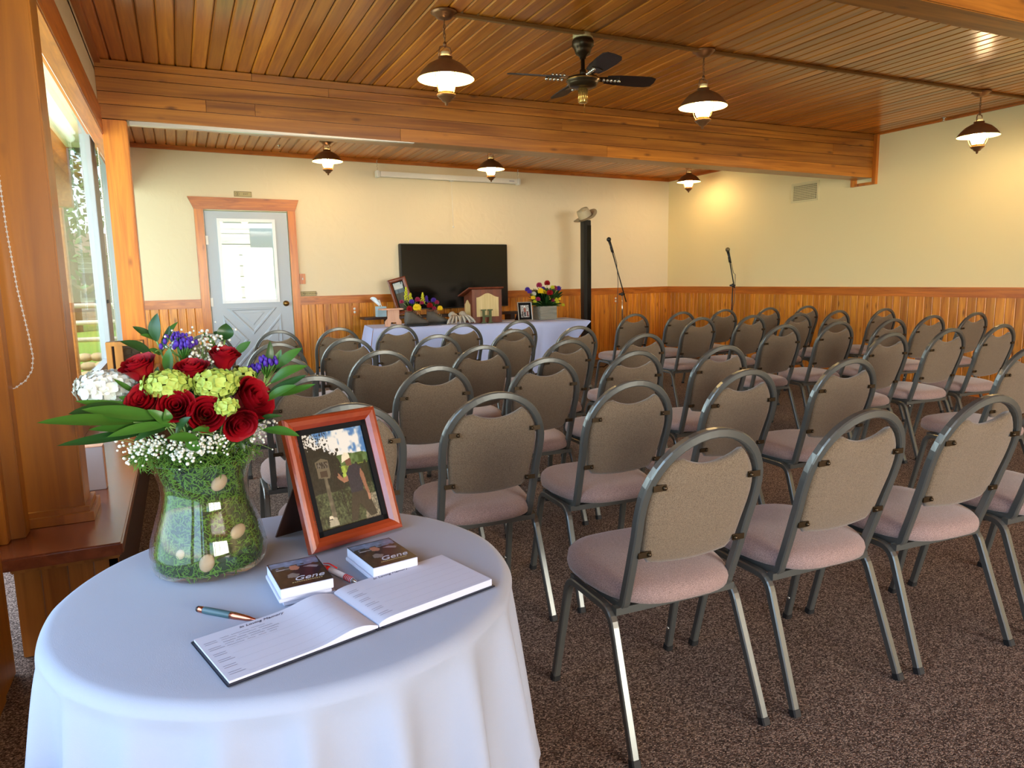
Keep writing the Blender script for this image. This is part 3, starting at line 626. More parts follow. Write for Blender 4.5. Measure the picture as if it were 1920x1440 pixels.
# ---------------------------------------------------------------- hanging lamps
def lamp_parts(rim, label, group):
    """local frame: origin at the ceiling, rim = drop to the shade rim"""
    t = thing('pendant_lamp', label, 'lamp', (0, 0, 0), group, world=False)
    obj('canopy', MB().lathe([(0, -.001), (.075, -.001), (.078, -.008), (.06, -.018), (.045, -.035), (.012, -.046), (0, -.046)], 28), M['copper'], t)
    top = -rim+.20
    ch = MB(); z = -.046; k = 0
    while z > top-.005:
        c = z-.014; pts = []
        for q in range(12):
            a = 2*PI*q/12; x, zz = .0065*math.cos(a), .017*math.sin(a); pts.append((x, 0, c+zz) if k % 2 else (0, x, c+zz))
        ch.tube(pts, .0018, 5, closed=True); z -= .024; k += 1
    ch.tube([(.004, .004, -.046), (-.003, .006, -.046-(-.046-top)*.5), (.003, .003, top)], .0022, 5)
    obj('chain', ch, M['copper'], t)
    b = -rim
    obj('socket_knob', MB().lathe([(0, b+.205), (.009, b+.205), (.011, b+.19), (.008, b+.18), (0, b+.18)], 12), M['copper'], t)
    obj('handle', MB().tube([(-.036, 0, b+.118), (-.037, 0, b+.155), (-.03, 0, b+.176), (0, 0, b+.184), (.03, 0, b+.176), (.037, 0, b+.155), (.036, 0, b+.118)], .0042, 8), M['copper'], t)
    obj('vent_cap', MB().lathe([(0, b+.15), (.026, b+.15), (.028, b+.122), (0, b+.122)], 20), M['cream_enamel'], t)
    sh = MB(); pr = [(.168, b), (.155, b+.018), (.135, b+.045), (.10, b+.078), (.06, b+.10), (.04, b+.108), (.042, b+.122), (.03, b+.125)]
    sh.lathe(pr, 40); sh.f.pop(); sh.sm.pop(); sh.f.pop(); sh.sm.pop()
    obj('shade', sh, M['copper'], t)
    inn = MB(); inn.lathe([(r-.003, z-.002) for r, z in pr[:-2]], 40); inn.f.pop(); inn.sm.pop(); inn.f.pop(); inn.sm.pop()
    obj('shade_lining', inn, M['cream_enamel'], t)
    obj('chimney', MB().lathe([(.028, b-.082), (.044, b-.06), (.058, b-.02), (.058, b+.01), (.042, b+.05), (.03, b+.07), (0, b+.072)], 24), M['glow'], t)
    for q in range(4):
        a = q*PI/2+.4; cs, sn = math.cos(a), math.sin(a)
        obj('cage_wire', MB().tube([(cs*r, sn*r, b+z) for r, z in ((.045, -.088), (.064, -.06), (.078, -.02), (.080, .01), (.072, .06))], .0025, 6), M['brass'], t)
    obj('gallery', MB().lathe([(.048, b-.086), (.046, b-.074), (.04, b-.068), (.028, b-.068)], 24), M['brass'], t)
    obj('font', MB().lathe([(.03, b-.086), (.056, b-.086), (.056, b-.092), (.044, b-.104), (.036, b-.108), (.024, b-.124), (.01, b-.130), (.009, b-.144), (0, b-.15)], 28), M['copper'], t)
    return t
LA = lamp_parts(.372, 'left of the three copper lantern lamps hanging in front of the long beam', 'copper lantern lamps')
kd = kids_of(LA); LB = lamp_parts(.215, 'leftmost copper lantern lamp behind the long beam, above the door side', 'copper lantern lamps')
kd = kids_of(LA)
LA.location = (1.513, 4.11, CZ)
for (x, y), lb in zip(((3.412, 4.12), (6.455, 4.13)), ('middle copper lantern lamp, hanging right of the ceiling fan', 'right copper lantern lamp, hanging nearest the yellow side wall')):
    c = copy_tree(LA, kd); c.location = (x, y, CZ); c['label'] = lb
LB.location = (1.603, 8.2, CZ)
for (x, y), lb in zip(((3.553, 8.17), (6.712, 8.38)), ('copper lantern lamp behind the long beam, over the television', 'copper lantern lamp behind the long beam, beside the corner')):
    c = copy_tree(LB, kd); c.location = (x, y, CZ); c['label'] = lb
tag(obj('ceiling_conduit', MB().bbox((1.55, 4.09, CZ-.02), (RX-.02, 4.12, CZ-.001), .003), mat('tan_conduit', S(150, 108, 56), .5), origin=(4, 4.1, CZ)), 'tan conduit strip running across the ceiling between lamps and fan', 'conduit')
for x, y, lb in ((7.144, 4.93, 'small glass sprinkler head on the ceiling by the side wall'), (1.151, 8.6, 'small glass sprinkler head on the ceiling behind the long beam')):
    tag(obj('sprinkler_head', MB().lathe([(0, 0), (.022, 0), (.02, -.006), (.008, -.01), (.008, -.028), (.018, -.032), (0, -.036)], 14, c=(x, y, CZ)), M['silver'], origin=(x, y, CZ)), lb, 'sprinkler')

# ---------------------------------------------------------------- ceiling fan
FX, FY = 2.463, 4.15
t = thing('ceiling_fan', 'dark bronze ceiling fan with four blades and crystal ornaments', 'ceiling fan', (FX, FY, CZ))
c = (FX, FY, CZ)
obj('mount_ring', MB().lathe([(0, -.001), (.064, -.001), (.064, -.028), (0, -.028)], 28, c), M['pale_wood'], t)
obj('canopy', MB().lathe([(.062, -.028), (.071, -.045), (.07, -.07), (.058, -.085), (.052, -.10), (.046, -.12), (.022, -.135), (.02, -.15), (0, -.15)], 28, c), M['brz'], t)
obj('downrod', MB().lathe([(0, -.15), (.013, -.15), (.013, -.215), (.02, -.215), (.022, -.25), (0, -.25)], 16, c), M['brz'], t)
obj('motor_housing', MB().lathe([(0, -.248), (.05, -.25), (.095, -.262), (.108, -.272), (.108, -.285), (.10, -.292), (.098, -.30), (.085, -.318), (.05, -.328), (0, -.328)], 36, c), M['brz'], t)
obj('brass_band', MB().lathe([(.1085, -.274), (.1105, -.276), (.1105, -.281), (.1085, -.283)], 36, c), M['brass'], t)
lk = MB(); lk.lathe([(0, -.328), (.028, -.328), (.029, -.41), (.026, -.418), (0, -.418)], 24, c)
for q in range(16): a = 2*PI*q/16; lk.tube([(FX+.029*math.cos(a), FY+.029*math.sin(a), CZ-.335), (FX+.029*math.cos(a), FY+.029*math.sin(a), CZ-.412)], .003, 5)
obj('light_cup', lk, M['ribbed'], t)
obj('pull_chain', MB().tube([(FX, FY-.02, CZ-.38), (FX, FY-.02, CZ-.475)], .0012, 5).ball((FX, FY-.02, CZ-.478), .004, 6, 5), M['brass'], t)
for k_ in range(4):
    a = math.radians(81+90*k_); mm = Matrix.Translation((FX, FY, CZ-.268)) @ Matrix.Rotation(a, 4, 'Z') @ Matrix.Rotation(math.radians(-13), 4, 'X')
    bl = MB(); ol = [(.16, -.045), (.24, -.058), (.38, -.064), (.46, -.062), (.495, -.045), (.502, 0), (.495, .045), (.46, .062), (.38, .064), (.24, .058), (.16, .045)]
    bl.prism(ol, .006, mm); bo = obj('fan_blade', bl, M['blade'], t)
    ir = MB(); ir.prism([(.09, -.014), (.17, -.02), (.24, -.035), (.25, 0), (.24, .035), (.17, .02), (.09, .014)], .010, mm, h0=.0062)
    ir.prism([(.09, -.014), (.17, -.02), (.24, -.035), (.25, 0), (.24, .035), (.17, .02), (.09, .014)], -.0002, mm, h0=-.005); obj('blade_iron', ir, M['brz'], bo)
    for s in (-1, 1):
        for q in range(5):
            if s == 1 and q > 3: continue
            cc = mm @ Vector((.135+q*.026, s*.02, .012 if s == 1 else -.012)); obj('crystal', MB().ball(cc, .011, 8, 6), M['silver'], bo)

# ---------------------------------------------------------------- chairs
def arc(c, r, a0, a1, n): return [(c[0]+r*math.cos(a0+(a1-a0)*k/n), c[1]+r*math.sin(a0+(a1-a0)*k/n)) for k in range(n+1)]
def fillet(P, r, n=5):
    out = [Vector(P[0])]
    for i in range(1, len(P)-1):
        a, b, c = Vector(P[i-1]), Vector(P[i]), Vector(P[i+1]); d1 = (a-b).normalized(); d2 = (c-b).normalized()
        rr = min(r, (a-b).length*.45, (c-b).length*.45); p, q = b+d1*rr, b+d2*rr
        for k in range(n+1): s = k/n; out.append(p*(1-s)**2+b*2*s*(1-s)+q*s*s)
    out.append(Vector(P[-1])); return out
SQ = [(1, 1), (1, -1), (-1, -1), (-1, 1)]
SQB = [(1, .7), (1, -.7), (.7, -1), (-.7, -1), (-1, -.7), (-1, .7), (-.7, 1), (.7, 1)]
TW = .0125
yt, zt, yb, zb = -.03, .889, .122, .384
def hoopy(z): return yb+(yt-yb)*(z-zb)/(zt-zb)
wm, wbm = .1955-TW, .186-TW; zc = zt-TW-wm
def make_chair():
    t = thing('banquet_chair', 'x', 'chair', world=False)
    # back hoop, one bent square tube ending under the seat
    half = [(wbm, zb+.03), (wbm+.003, .50), (wm-.004, .60), (wm, .655), (wm, zc)]
    arcp = arc((0, zc), wm, 0, PI, 22)
    right = [Vector((x, hoopy(z), z)) for x, z in half[:-1]]
    top = [Vector((x, hoopy(z), z)) for x, z in arcp]
    left = [Vector((-v.x, v.y, v.z)) for v in right[::-1]]
    bend = fillet([(wbm, .33, zb), (wbm, yb-.004, zb), right[0]+Vector((0, 0, .03))], .05, 6)[:-1]
    P = bend+right[1:]+top+left[:-1]+[Vector((-v.x, v.y, v.z)) for v in bend[::-1]]
    fr = MB(); n = len(P); vs = []
    for i in range(n):
        tt = (P[min(i+1, n-1)]-P[max(i-1, 0)]).normalized()
        # frame: keep one face square to the chair's x/in-plane direction
        dirn = Vector((P[i].x, 0, P[i].z-zc)) if P[i].z > zc else Vector((P[i].x, 0, 0))
        dirn = (dirn-tt*dirn.dot(tt)).normalized(); bi = tt.cross(dirn)
        for a, b in SQB: vs.append(P[i]+dirn*a*TW+bi*b*TW)
    fs = [(i*8+k, i*8+(k+1) % 8, (i+1)*8+(k+1) % 8, (i+1)*8+k) for i in range(n-1) for k in range(8)]+[tuple(range(8))[::-1], tuple((n-1)*8+k for k in range(8))]
    fr.add(vs, fs, False); obj('back_frame', fr, M['chair_metal'], t)
    # legs
    for s in (-1, 1):
        for fnt in (1, 0):
            if fnt: pts = [(s*.2166, .455, .012), (s*.205, .375, .372), (s*.205, .25, .372)]
            else: pts = [(s*.2166, 0, .012), (s*.205, .135, .372), (s*.205, .2501, .372)]
            P = fillet(pts, .045, 6); mb = MB(); mb.tube(P, .0115, sec=SQB, ref=(1, 0, 0), sm=False); lg = obj('leg', mb, M['chair_metal'], t)
            cp = MB(); f = Vector(pts[0]); d = (Vector(pts[1])-f).normalized(); cp.tube([f-d*.012, f+d*.008], .0135, sec=SQB, ref=(1, 0, 0), sm=False); obj('foot_cap', cp, M['rubber'], lg)
            bt_ = MB()
            for q in (.22, .75 if fnt else .5): bt_.ball(f+d*.36*q+Vector((-s*.0125, 0, 0)), .006, 7, 5, (.6, 1, 1))
            if fnt: obj('bumper', bt_, M['silver'], lg)
    for y in (.13, .37): obj('seat_rail', MB().box((-.20, y-.011, .362), (.20, y+.011, .383)), M['chair_metal'], t)
    # seat
    def seatout(a, k):
        ex = .62; c_, s_ = math.cos(a), math.sin(a)
        x = math.copysign(abs(c_)**ex, c_)*.215; y = math.copysign(abs(s_)**ex, s_)*.215
        w_ = 1-.10*max(0, -y/.215)
        return x*w_*k, .27+y*k
    st = MB(); n = 36; rings = [(.93, .394), (.985, .400), (1.0, .416), (.985, .436), (.93, .450), (.8, .459), (.5, .465), (0.0001, .467)]
    vs = []
    for k, z in rings:
        for q in range(n): x, y = seatout(2*PI*q/n, k); vs.append((x, y, z+(.006*(y-.27)/.2 if z > .42 else 0)))
    fs = [(i*n+q, i*n+(q+1) % n, (i+1)*n+(q+1) % n, (i+1)*n+q) for i in range(len(rings)-1) for q in range(n)]+[tuple(range(n))[::-1]]
    st.add(vs, fs, True); obj('seat', st, M['seat'], t)
    # backrest pad
    out = []
    r = wm-TW-.005
    for q in range(9): u = -1+2*q/8; out.append((u*.128, .515-.014*(1-u*u)))            # bottom, bows down
    out += [(.152, .545), (r-.008, .60), (r-.001, .66)]
    a1 = math.acos(.100/r)
    out += [(r*math.cos(a1*k/6), zc+r*math.sin(a1*k/6)) for k in range(0, 7)]
    for q in range(1, 16): u = 1-2*q/16; out.append((u*.096, zc+r*math.sin(a1)-.004-.028*(1-u*u)))
    out += [(-x, z) for x, z in [(r*math.cos(a1*k/6), zc+r*math.sin(a1*k/6)) for k in range(5, -1, -1)]]
    out += [(-(r-.001), .66), (-(r-.008), .60), (-.152, .545)]
    n = len(out); cx, cz = 0, .655
    rg = [(.0, -.017), (.55, -.017), (.9, -.015), (.975, -.010), (1, 0), (.975, .012), (.9, .02), (.55, .026), (0, .028)]
    vs = []
    for k, dy in rg:
        for x, z in out:
            X, Z = cx+(x-cx)*max(k, .001), cz+(z-cz)*max(k, .001); vs.append((X, hoopy(Z)+dy+.004, Z))
    fs = [(i*n+q, (i+1)*n+q, (i+1)*n+(q+1) % n, i*n+(q+1) % n) for i in range(len(rg)-1) for q in range(n)]
    bk = MB(); bk.add(vs, fs, True); obj('backrest', bk, M['back'], t)
    for s in (-1, 1):
        for z in (.55, .745):
            w_ = wm if z > .6 else wbm+.006; xx = math.sqrt(max(0, wm**2-(z-zc)**2)) if z > zc else w_
            br = MB(); y = hoopy(z)-.016; br.box((s*(xx-.006) if s < 0 else xx-.045, y-.002, z-.008), (s*(xx-.045) if s < 0 else xx-.006, y+.003, z+.008))
            br.ball((s*(xx-.038), y-.004, z), .0065, 8, 6); obj('bracket', br, M['brz'], t)
    return t
ROWS = [
 ('first', [(1.20, 1.40), (1.74, 1.38), (2.26, 1.36), (2.83, 1.35)], []),
 ('second', [(.46, 2.26), (.96, 2.22), (1.52, 2.21), (2.08, 2.22), (2.73, 2.26)], [(3.88, 2.14)]),
 ('third', [(.48, 3.02), (1.03, 3.06), (1.6, 3.06), (2.14, 3.09), (2.69, 3.05)], [(4.09, 3.09), (4.67, 3.09), (5.28, 3.12)]),
 ('fourth', [(.46, 3.93), (1.01, 3.92), (1.59, 3.85), (2.19, 3.89), (2.83, 3.98)], [(4.15, 4.04), (4.74, 4.05), (5.31, 4.0), (5.95, 4.1), (6.60, 4.13)]),
 ('fifth', [(.55, 4.83), (1.04, 4.93), (1.64, 4.8), (2.30, 4.93), (2.86, 4.92)], [(4.33, 5.21), (4.9, 5.16), (5.43, 5.09), (6.13, 5.24), (6.75, 5.18)]),
 ('sixth', [(.18, 6.08), (.71, 6.09), (1.2, 6.08), (1.72, 6.09), (2.23, 5.82), (2.85, 5.97)], [(4.26, 6.16), (4.86, 6.15), (5.54, 6.26), (6.14, 6.2), (6.76, 6.22)]),
]
ch0 = make_chair(); ck = kids_of(ch0); first = True
ORDN = ['first', 'second', 'third', 'fourth', 'fifth', 'sixth']
for rn, Lb, Rb in ROWS:
    for blk, pts in (('left', Lb), ('right', Rb)):
        for i_, (x, y) in enumerate(pts):
            c = ch0 if first else copy_tree(ch0, ck); first = False
            c.location = (x, y, 0); c.rotation_euler = (0, 0, random.uniform(-.03, .03)-(.05 if blk == 'right' else .02))
            pos = ORDN[i_]
            c['label'] = f'taupe banquet chair, {blk} block, {rn} row from the camera, {pos} from the left'; c['group'] = 'banquet chairs set out in rows'

#PART2
# ---------------------------------------------------------------- round table with cloth
TX, TY, TZ = .150, 1.279, .74
t = thing('round_table', 'round folding table hidden under a white tablecloth', 'table', (TX, TY, 0))
obj('table_top', MB().lathe([(0, TZ-.035), (.375, TZ-.035), (.38, TZ-.03), (.38, TZ-.012), (.375, TZ-.008), (0, TZ-.008)], 48, (TX, TY, 0)), M['darkw'], t)
for q in range(4):
    a = q*PI/2+.5; obj('leg', MB().tube([(TX+.25*math.cos(a), TY+.25*math.sin(a), .001), (TX+.2*math.cos(a), TY+.2*math.sin(a), TZ-.036)], .014, 8), M['chair_metal'], t)
NA, lobes = 260, []
lr = random.Random(11); a = 0
while a < 2*PI-.12:
    w_ = lr.uniform(.26, .44); lobes.append((a+w_/2, w_*.30, lr.uniform(.5, 1.25))); a += w_
def fold(th):
    s = 0
    for c_, w_, h_ in lobes:
        d = (th-c_+PI) % (2*PI)-PI; s += h_*math.exp(-(d/w_)**2*1.8)
    return s
def clothpt(u, v):
    th = 2*PI*u; f = fold(th); cs, sn = math.cos(th), math.sin(th)
    if v < .3: r = .372*v/.3; z = TZ+.0006*noise.noise(Vector((r*cs*9, r*sn*9, 3)))
    elif v < .42:
        k = (v-.3)/.12*PI/2; r = .372+.022*math.sin(k); z = TZ-.022*(1-math.cos(k)); r += f*.002*math.sin(k)
    else:
        k = (v-.42)/.58; hem = .16+.035*math.sin(2*th+1)+.02*math.sin(5*th); z = (TZ-.022)*(1-k)+hem*k
        r = .386+.004*k+f*(.006+.088*k**.75)+.008*math.sin(3*th+5*k)*k
    return (TX+r*cs, TY+r*sn, z)
cl_ = MB(); cl_.grid(clothpt, NA, 60)
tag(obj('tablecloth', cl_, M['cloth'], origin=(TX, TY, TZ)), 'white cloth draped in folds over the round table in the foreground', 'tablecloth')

# ---------------------------------------------------------------- painted prints (colours on a fine grid)
def vnoise(U, V, s, seed):
    r = np.random.default_rng(seed); n = int(s)+3; g = r.random((n, n)); x, y = U*s, V*s; i, j = x.astype(int), y.astype(int); fx, fy = x-i, y-j
    fx = fx*fx*(3-2*fx); fy = fy*fy*(3-2*fy)
    return (g[j, i]*(1-fx)+g[j, i+1]*fx)*(1-fy)+(g[j+1, i]*(1-fx)+g[j+1, i+1]*fx)*fy
def inpoly(U, V, P):
    c = np.zeros(U.shape, bool); n = len(P)
    for i in range(n):
        x1, y1 = P[i]; x2, y2 = P[i-1]
        if y1 == y2: continue
        c ^= ((V < y1) != (V < y2)) & (U < (x2-x1)*(V-y1)/(y2-y1)+x1)
    return c
def printed(name, w, h, nu, nv, fn, m4x, mat_, parent):
    u = np.linspace(0, 1, nu+1); v = np.linspace(0, 1, nv+1); U, V = np.meshgrid(u, v); C = fn(U, V)
    C = np.where(C <= .04045, C/12.92, ((np.clip(C, 0, 1)+.055)/1.055)**2.4)
    mb = MB(); mb.grid(lambda a, b: m4x @ Vector((a*w, 0, b*h)), nu, nv, False)
    o = obj(name, mb, mat_, parent); at_ = o.data.color_attributes.new('Col', 'FLOAT_COLOR', 'POINT')
    at_.data.foreach_set('color', np.concatenate([C.reshape(-1, 3), np.ones((C.size//3, 1))], 1).ravel().astype(np.float32)); return o
def col(*c): return np.array(c)/255
def hiker(U, V):
    n1, n2, n3 = vnoise(U, V, 9, 1), vnoise(U, V, 28, 2), vnoise(U, V, 70, 3)
    C = np.zeros(U.shape+(3,)); C[:] = col(26, 30, 20); C += (n3-.5)[..., None]*.09
    skyl = .665+.02*n1-.03*(U < .5)
    s = (V > skyl)
    cloud = np.clip((n1*.55+n2*.3+vnoise(U, V, 4, 9)*.35-.42+(.5-U)*.35)*5, 0, 1)[..., None]
    C = np.where(s[..., None], col(70, 112, 160)*(1-cloud)+col(206, 204, 198)*cloud, C)
    hill = (V < .70+.05*n1) & (V > .60) & (U > .42); C = np.where(hill[..., None], col(66, 88, 44)+(n2-.5)[..., None]*.2, C)
    mead = (V < .61) & (V > .47) & (U > .52); C = np.where(mead[..., None], col(132, 150, 60)*(.6+.6*n2[..., None]), C)
    tl = (U < .50+.10*(n2-.5)) & (V < .86-.28*np.clip(U-.18, 0, 1)+.10*(n2-.5)+.05*(n3-.5)) & (V > .30); C = np.where(tl[..., None], col(26, 28, 20)+(n3-.5)[..., None]*.08, C)
    lace_ = (U < .42) & (V > .75) & (n3 > .62-.5*(.25-U)); C = np.where(lace_[..., None], col(24, 26, 18), C)
    tr_ = (U > .74+.06*(n2-.5)) & (V < .61+.05*(n2-.5)) & (V > .36); C = np.where(tr_[..., None], col(28, 36, 20)+(n3-.5)[..., None]*.06, C)
    gr = V < .37+.03*(n1-.5); g = np.clip((n3*.6+n2*.5-.3), 0, 1)[..., None]; C = np.where(gr[..., None], col(30, 36, 20)*(1-g)+col(112, 124, 84)*g, C)
    pv = (V < .26) & (U > .80-.3*(.2-V)); C = np.where(pv[..., None], col(120, 112, 92)*(.6+.7*n3[..., None]), C)
    # post with signboard
    C = np.where((inpoly(U, V, [(.22, .08), (.29, .08), (.27, .52), (.215, .52)]))[..., None], col(84, 78, 62)*(.8+.4*n2[..., None]), C)
    C = np.where((inpoly(U, V, [(.14, .53), (.31, .51), (.335, .55), (.34, .70), (.24, .73), (.13, .70)]))[..., None], col(92, 84, 66), C)
    C = np.where((inpoly(U, V, [(.15, .63), (.325, .62), (.325, .69), (.15, .69)]))[..., None], col(46, 40, 30)+(n3 > .6)[..., None]*.2, C)
    C = np.where((inpoly(U, V, [(.18, .535), (.29, .53), (.29, .60), (.18, .60)]))[..., None], col(58, 46, 34), C)
    # walking person: pack, shirt, arms, trousers, cap
    def P(p, c): 
        nonlocal C; C = np.where(inpoly(U, V, p)[..., None], col(*c)+(n3-.5)[..., None]*.04, C)
    P([(.50, .02), (.60, .02), (.70, .19), (.83, .02), (.95, .03), (.88, .26), (.80, .33), (.62, .33), (.56, .20)], (48, 44, 34))
    P([(.60, .31), (.80, .31), (.83, .46), (.85, .56), (.76, .61), (.66, .60), (.58, .52), (.60, .42)], (38, 38, 46))
    P([(.83, .55), (.87, .48), (.88, .36), (.90, .27), (.86, .25), (.83, .34), (.80, .48)], (128, 88, 66)); P([(.86, .27), (.905, .26), (.89, .19), (.855, .20)], (150, 108, 84))
    P([(.60, .50), (.60, .44), (.52, .43), (.42, .50), (.40, .54), (.45, .55), (.52, .48)], (138, 96, 72)); P([(.385, .52), (.45, .51), (.45, .58), (.39, .58)], (30, 22, 20))
    P([(.41, .52), (.43, .52), (.49, .12), (.475, .12)], (30, 26, 22))
    P([(.62, .60), (.70, .60), (.71, .67), (.66, .69), (.60, .66)], (94, 62, 48)); P([(.55, .64), (.60, .655), (.70, .68), (.69, .73), (.62, .745), (.57, .71)], (206, 196, 170))
    P([(.14, .02), (.30, .02), (.28, .10), (.20, .12), (.16, .08)], (150, 144, 122)); P([(.15, .08), (.23, .09), (.22, .125), (.17, .13)], (196, 186, 160)); P([(.16, .085), (.22, .088), (.22, .10), (.16, .098)], (20, 20, 20))
    return np.clip(C, 0, 1)
def cardart(U, V):
    n2, n3 = vnoise(U, V, 14, 5), vnoise(U, V, 40, 6)
    C = np.zeros(U.shape+(3,)); C[:] = col(62, 46, 36)*(.7+.5*n2[..., None])
    C = np.where((V > .72)[..., None], col(118, 136, 168)*(.8+.3*n2[..., None]), C); C = np.where(((V > .60) & (V < .80) & (n2 > .45))[..., None], col(58, 58, 54), C)
    C = np.where(inpoly(U, V, [(.20, .38), (.42, .26), (.80, .30), (.96, .52), (.85, .70), (.55, .72), (.40, .58)])[..., None], col(34, 30, 44), C)
    C = np.where(inpoly(U, V, [(.62, .66), (.78, .68), (.92, .60), (.86, .54)])[..., None], col(132, 132, 142), C)
    C = np.where(inpoly(U, V, [(.36, .62), (.50, .58), (.56, .66), (.50, .78), (.38, .78)])[..., None], col(178, 120, 100), C)
    C = np.where(inpoly(U, V, [(.24, .34), (.40, .30), (.48, .40), (.36, .50), (.26, .46)])[..., None], col(128, 120, 116), C)
    C = np.where(inpoly(U, V, [(.10, .66), (.36, .68), (.36, .70), (.10, .69)])[..., None], col(170, 170, 176), C)
    e = (U < .03) | (U > .97) | (V < .03) | (V > .97); C = np.where(e[..., None], col(40, 34, 34), C)
    e2 = ((np.abs(U-.07) < .006) | (np.abs(U-.93) < .006) | (np.abs(V-.07) < .006) | (np.abs(V-.93) < .006)); C = np.where(e2[..., None], col(150, 138, 110), C)
    return np.clip(C, 0, 1)
def groupart(U, V):
    n2 = vnoise(U, V, 10, 7); n3 = vnoise(U, V, 24, 8); C = np.zeros(U.shape+(3,)); C[:] = col(200, 200, 198)*(.35+.9*n3[..., None])
    for p, c in (([(.38, .45), (.62, .45), (.64, .74), (.36, .74)], (150, 84, 70)), ([(.40, .10), (.60, .10), (.60, .45), (.40, .45)], (50, 56, 66)), ([(.42, .72), (.58, .72), (.58, .84), (.42, .84)], (150, 110, 90)),
                 ([(.36, .82), (.64, .82), (.58, .93), (.42, .93)], (226, 226, 222)), ([(.10, .08), (.30, .08), (.30, .48), (.16, .5)], (60, 50, 48)), ([(.70, .08), (.92, .08), (.86, .48), (.72, .5)], (110, 60, 60))):
        C = np.where(inpoly(U, V, p)[..., None], col(*c), C)
    return np.clip(C, 0, 1)
def skyart(U, V):
    n2 = vnoise(U, V, 6, 12); C = np.zeros(U.shape+(3,)); C[:] = col(70, 92, 104)*(.7+.6*n2[..., None]); C = np.where(((V > .75) & (n2 > .5))[..., None], col(170, 184, 190), C); C = np.where((V < .62)[..., None], col(44, 50, 40)*(.7+.6*n2[..., None]), C); return C
M['print'] = vcol('photo_print', .35, .4, .35); M['gloss_print'] = vcol('glossy_card_print', .3, .4, .3)

# ---------------------------------------------------------------- big photo frame on the round table
A19 = math.radians(19.1); LEAN = math.radians(20)
FM = Matrix.Translation((.19, 1.375, TZ+.001)) @ Matrix.Rotation(A19, 4, 'Z') @ Matrix.Rotation(-LEAN, 4, 'X')
def picture_frame(name, label, Fm, w, h, bord, dep, matf, art, nu, nv, inner=.006, cat='photo frame', mat_in=None, easel=True, inn_w=None):
    t = thing(name, label, cat, Fm.to_translation())
    for nm, pl in (('bottom', [(0, 0), (w, 0), (w-bord, bord), (bord, bord)]), ('right', [(w, 0), (w, h), (w-bord, h-bord), (w-bord, bord)]), ('top', [(w, h), (0, h), (bord, h-bord), (w-bord, h-bord)]), ('left', [(0, h), (0, 0), (bord, bord), (bord, h-bord)])):
        # a rounded moulding: three strips per side
        c = [Vector((sum(p[0] for p in pl)/4, 0, 0))]
        o0, o1, i1, i0 = [Vector((p[0], 0, p[1])) for p in pl]
        prof = [(0, .0), (0, -dep*.72), (.12, -dep*.92), (.35, -dep), (.7, -dep*.86), (1, -dep*.55), (1, .0)]
        vs = []
        for k, y in prof: vs += [o0.lerp(i0, k)+Vector((0, y, 0)), o1.lerp(i1, k)+Vector((0, y, 0))]
        vs = [Fm @ v for v in vs]; n = len(prof); fs = [(2*i, 2*i+1, 2*((i+1) % n)+1, 2*((i+1) % n)) for i in range(n)]+[tuple(2*i for i in range(n))[::-1], tuple(2*i+1 for i in range(n))]
        mb = MB(); mb.add(vs, fs, False); obj('frame_side', mb, matf, t)
    ib = inn_w or .012; mb = MB()
    for a in ((bord, w-bord, bord, bord+ib), (bord, w-bord, h-bord-ib, h-bord), (bord, bord+ib, bord, h-bord), (w-bord-ib, w-bord, bord, h-bord)): mb.box((a[0], -dep*.45, a[2]), (a[1], -.002, a[3]), Fm)
    obj('inner_mat', mb, mat_in or M['matte'], t)
    printed('photo', w-2*bord-2*ib, h-2*bord-2*ib, nu, nv, art, Fm @ Matrix.Translation((bord+ib, -.004, bord+ib)), M['print'], t)
    mb = MB(); mb.box((.004, 0, .004), (w-.004, .004, h-.004), Fm); obj('backing', mb, M['darkw'], t)
    if easel:
        T = Fm @ Vector((w*.12, .006, h*.62)); Fx = Fm.to_3x3() @ Vector((1, 0, 0)); bk = Vector((-Fx.y, Fx.x, 0)).normalized()
        B0 = Fm @ Vector((w*.12, 0, 0)); foot = Vector((B0.x, B0.y, Fm.to_translation().z))+bk*(.12*h/.27+.02)-Fx*.025
        mb = MB(); wv = Fx*.07*h/.27; th = bk*.004; k = .78
        vs = [T, T+wv, foot+wv*1.1, foot, T+th, T+wv+th, foot+wv*1.1+th, foot+th]; mb.add(vs, [(0, 1, 2, 3), (7, 6, 5, 4), (0, 4, 5, 1), (1, 5, 6, 2), (2, 6, 7, 3), (3, 7, 4, 0)]); obj('easel_back', mb, M['darkw'], t)
    return t
picture_frame('photo_frame', 'large reddish wooden photo frame with a walker on a trail, on the round table', FM, .214, .270, .0255, .022, M['frame_red'], hiker, 150, 190, inn_w=.011)

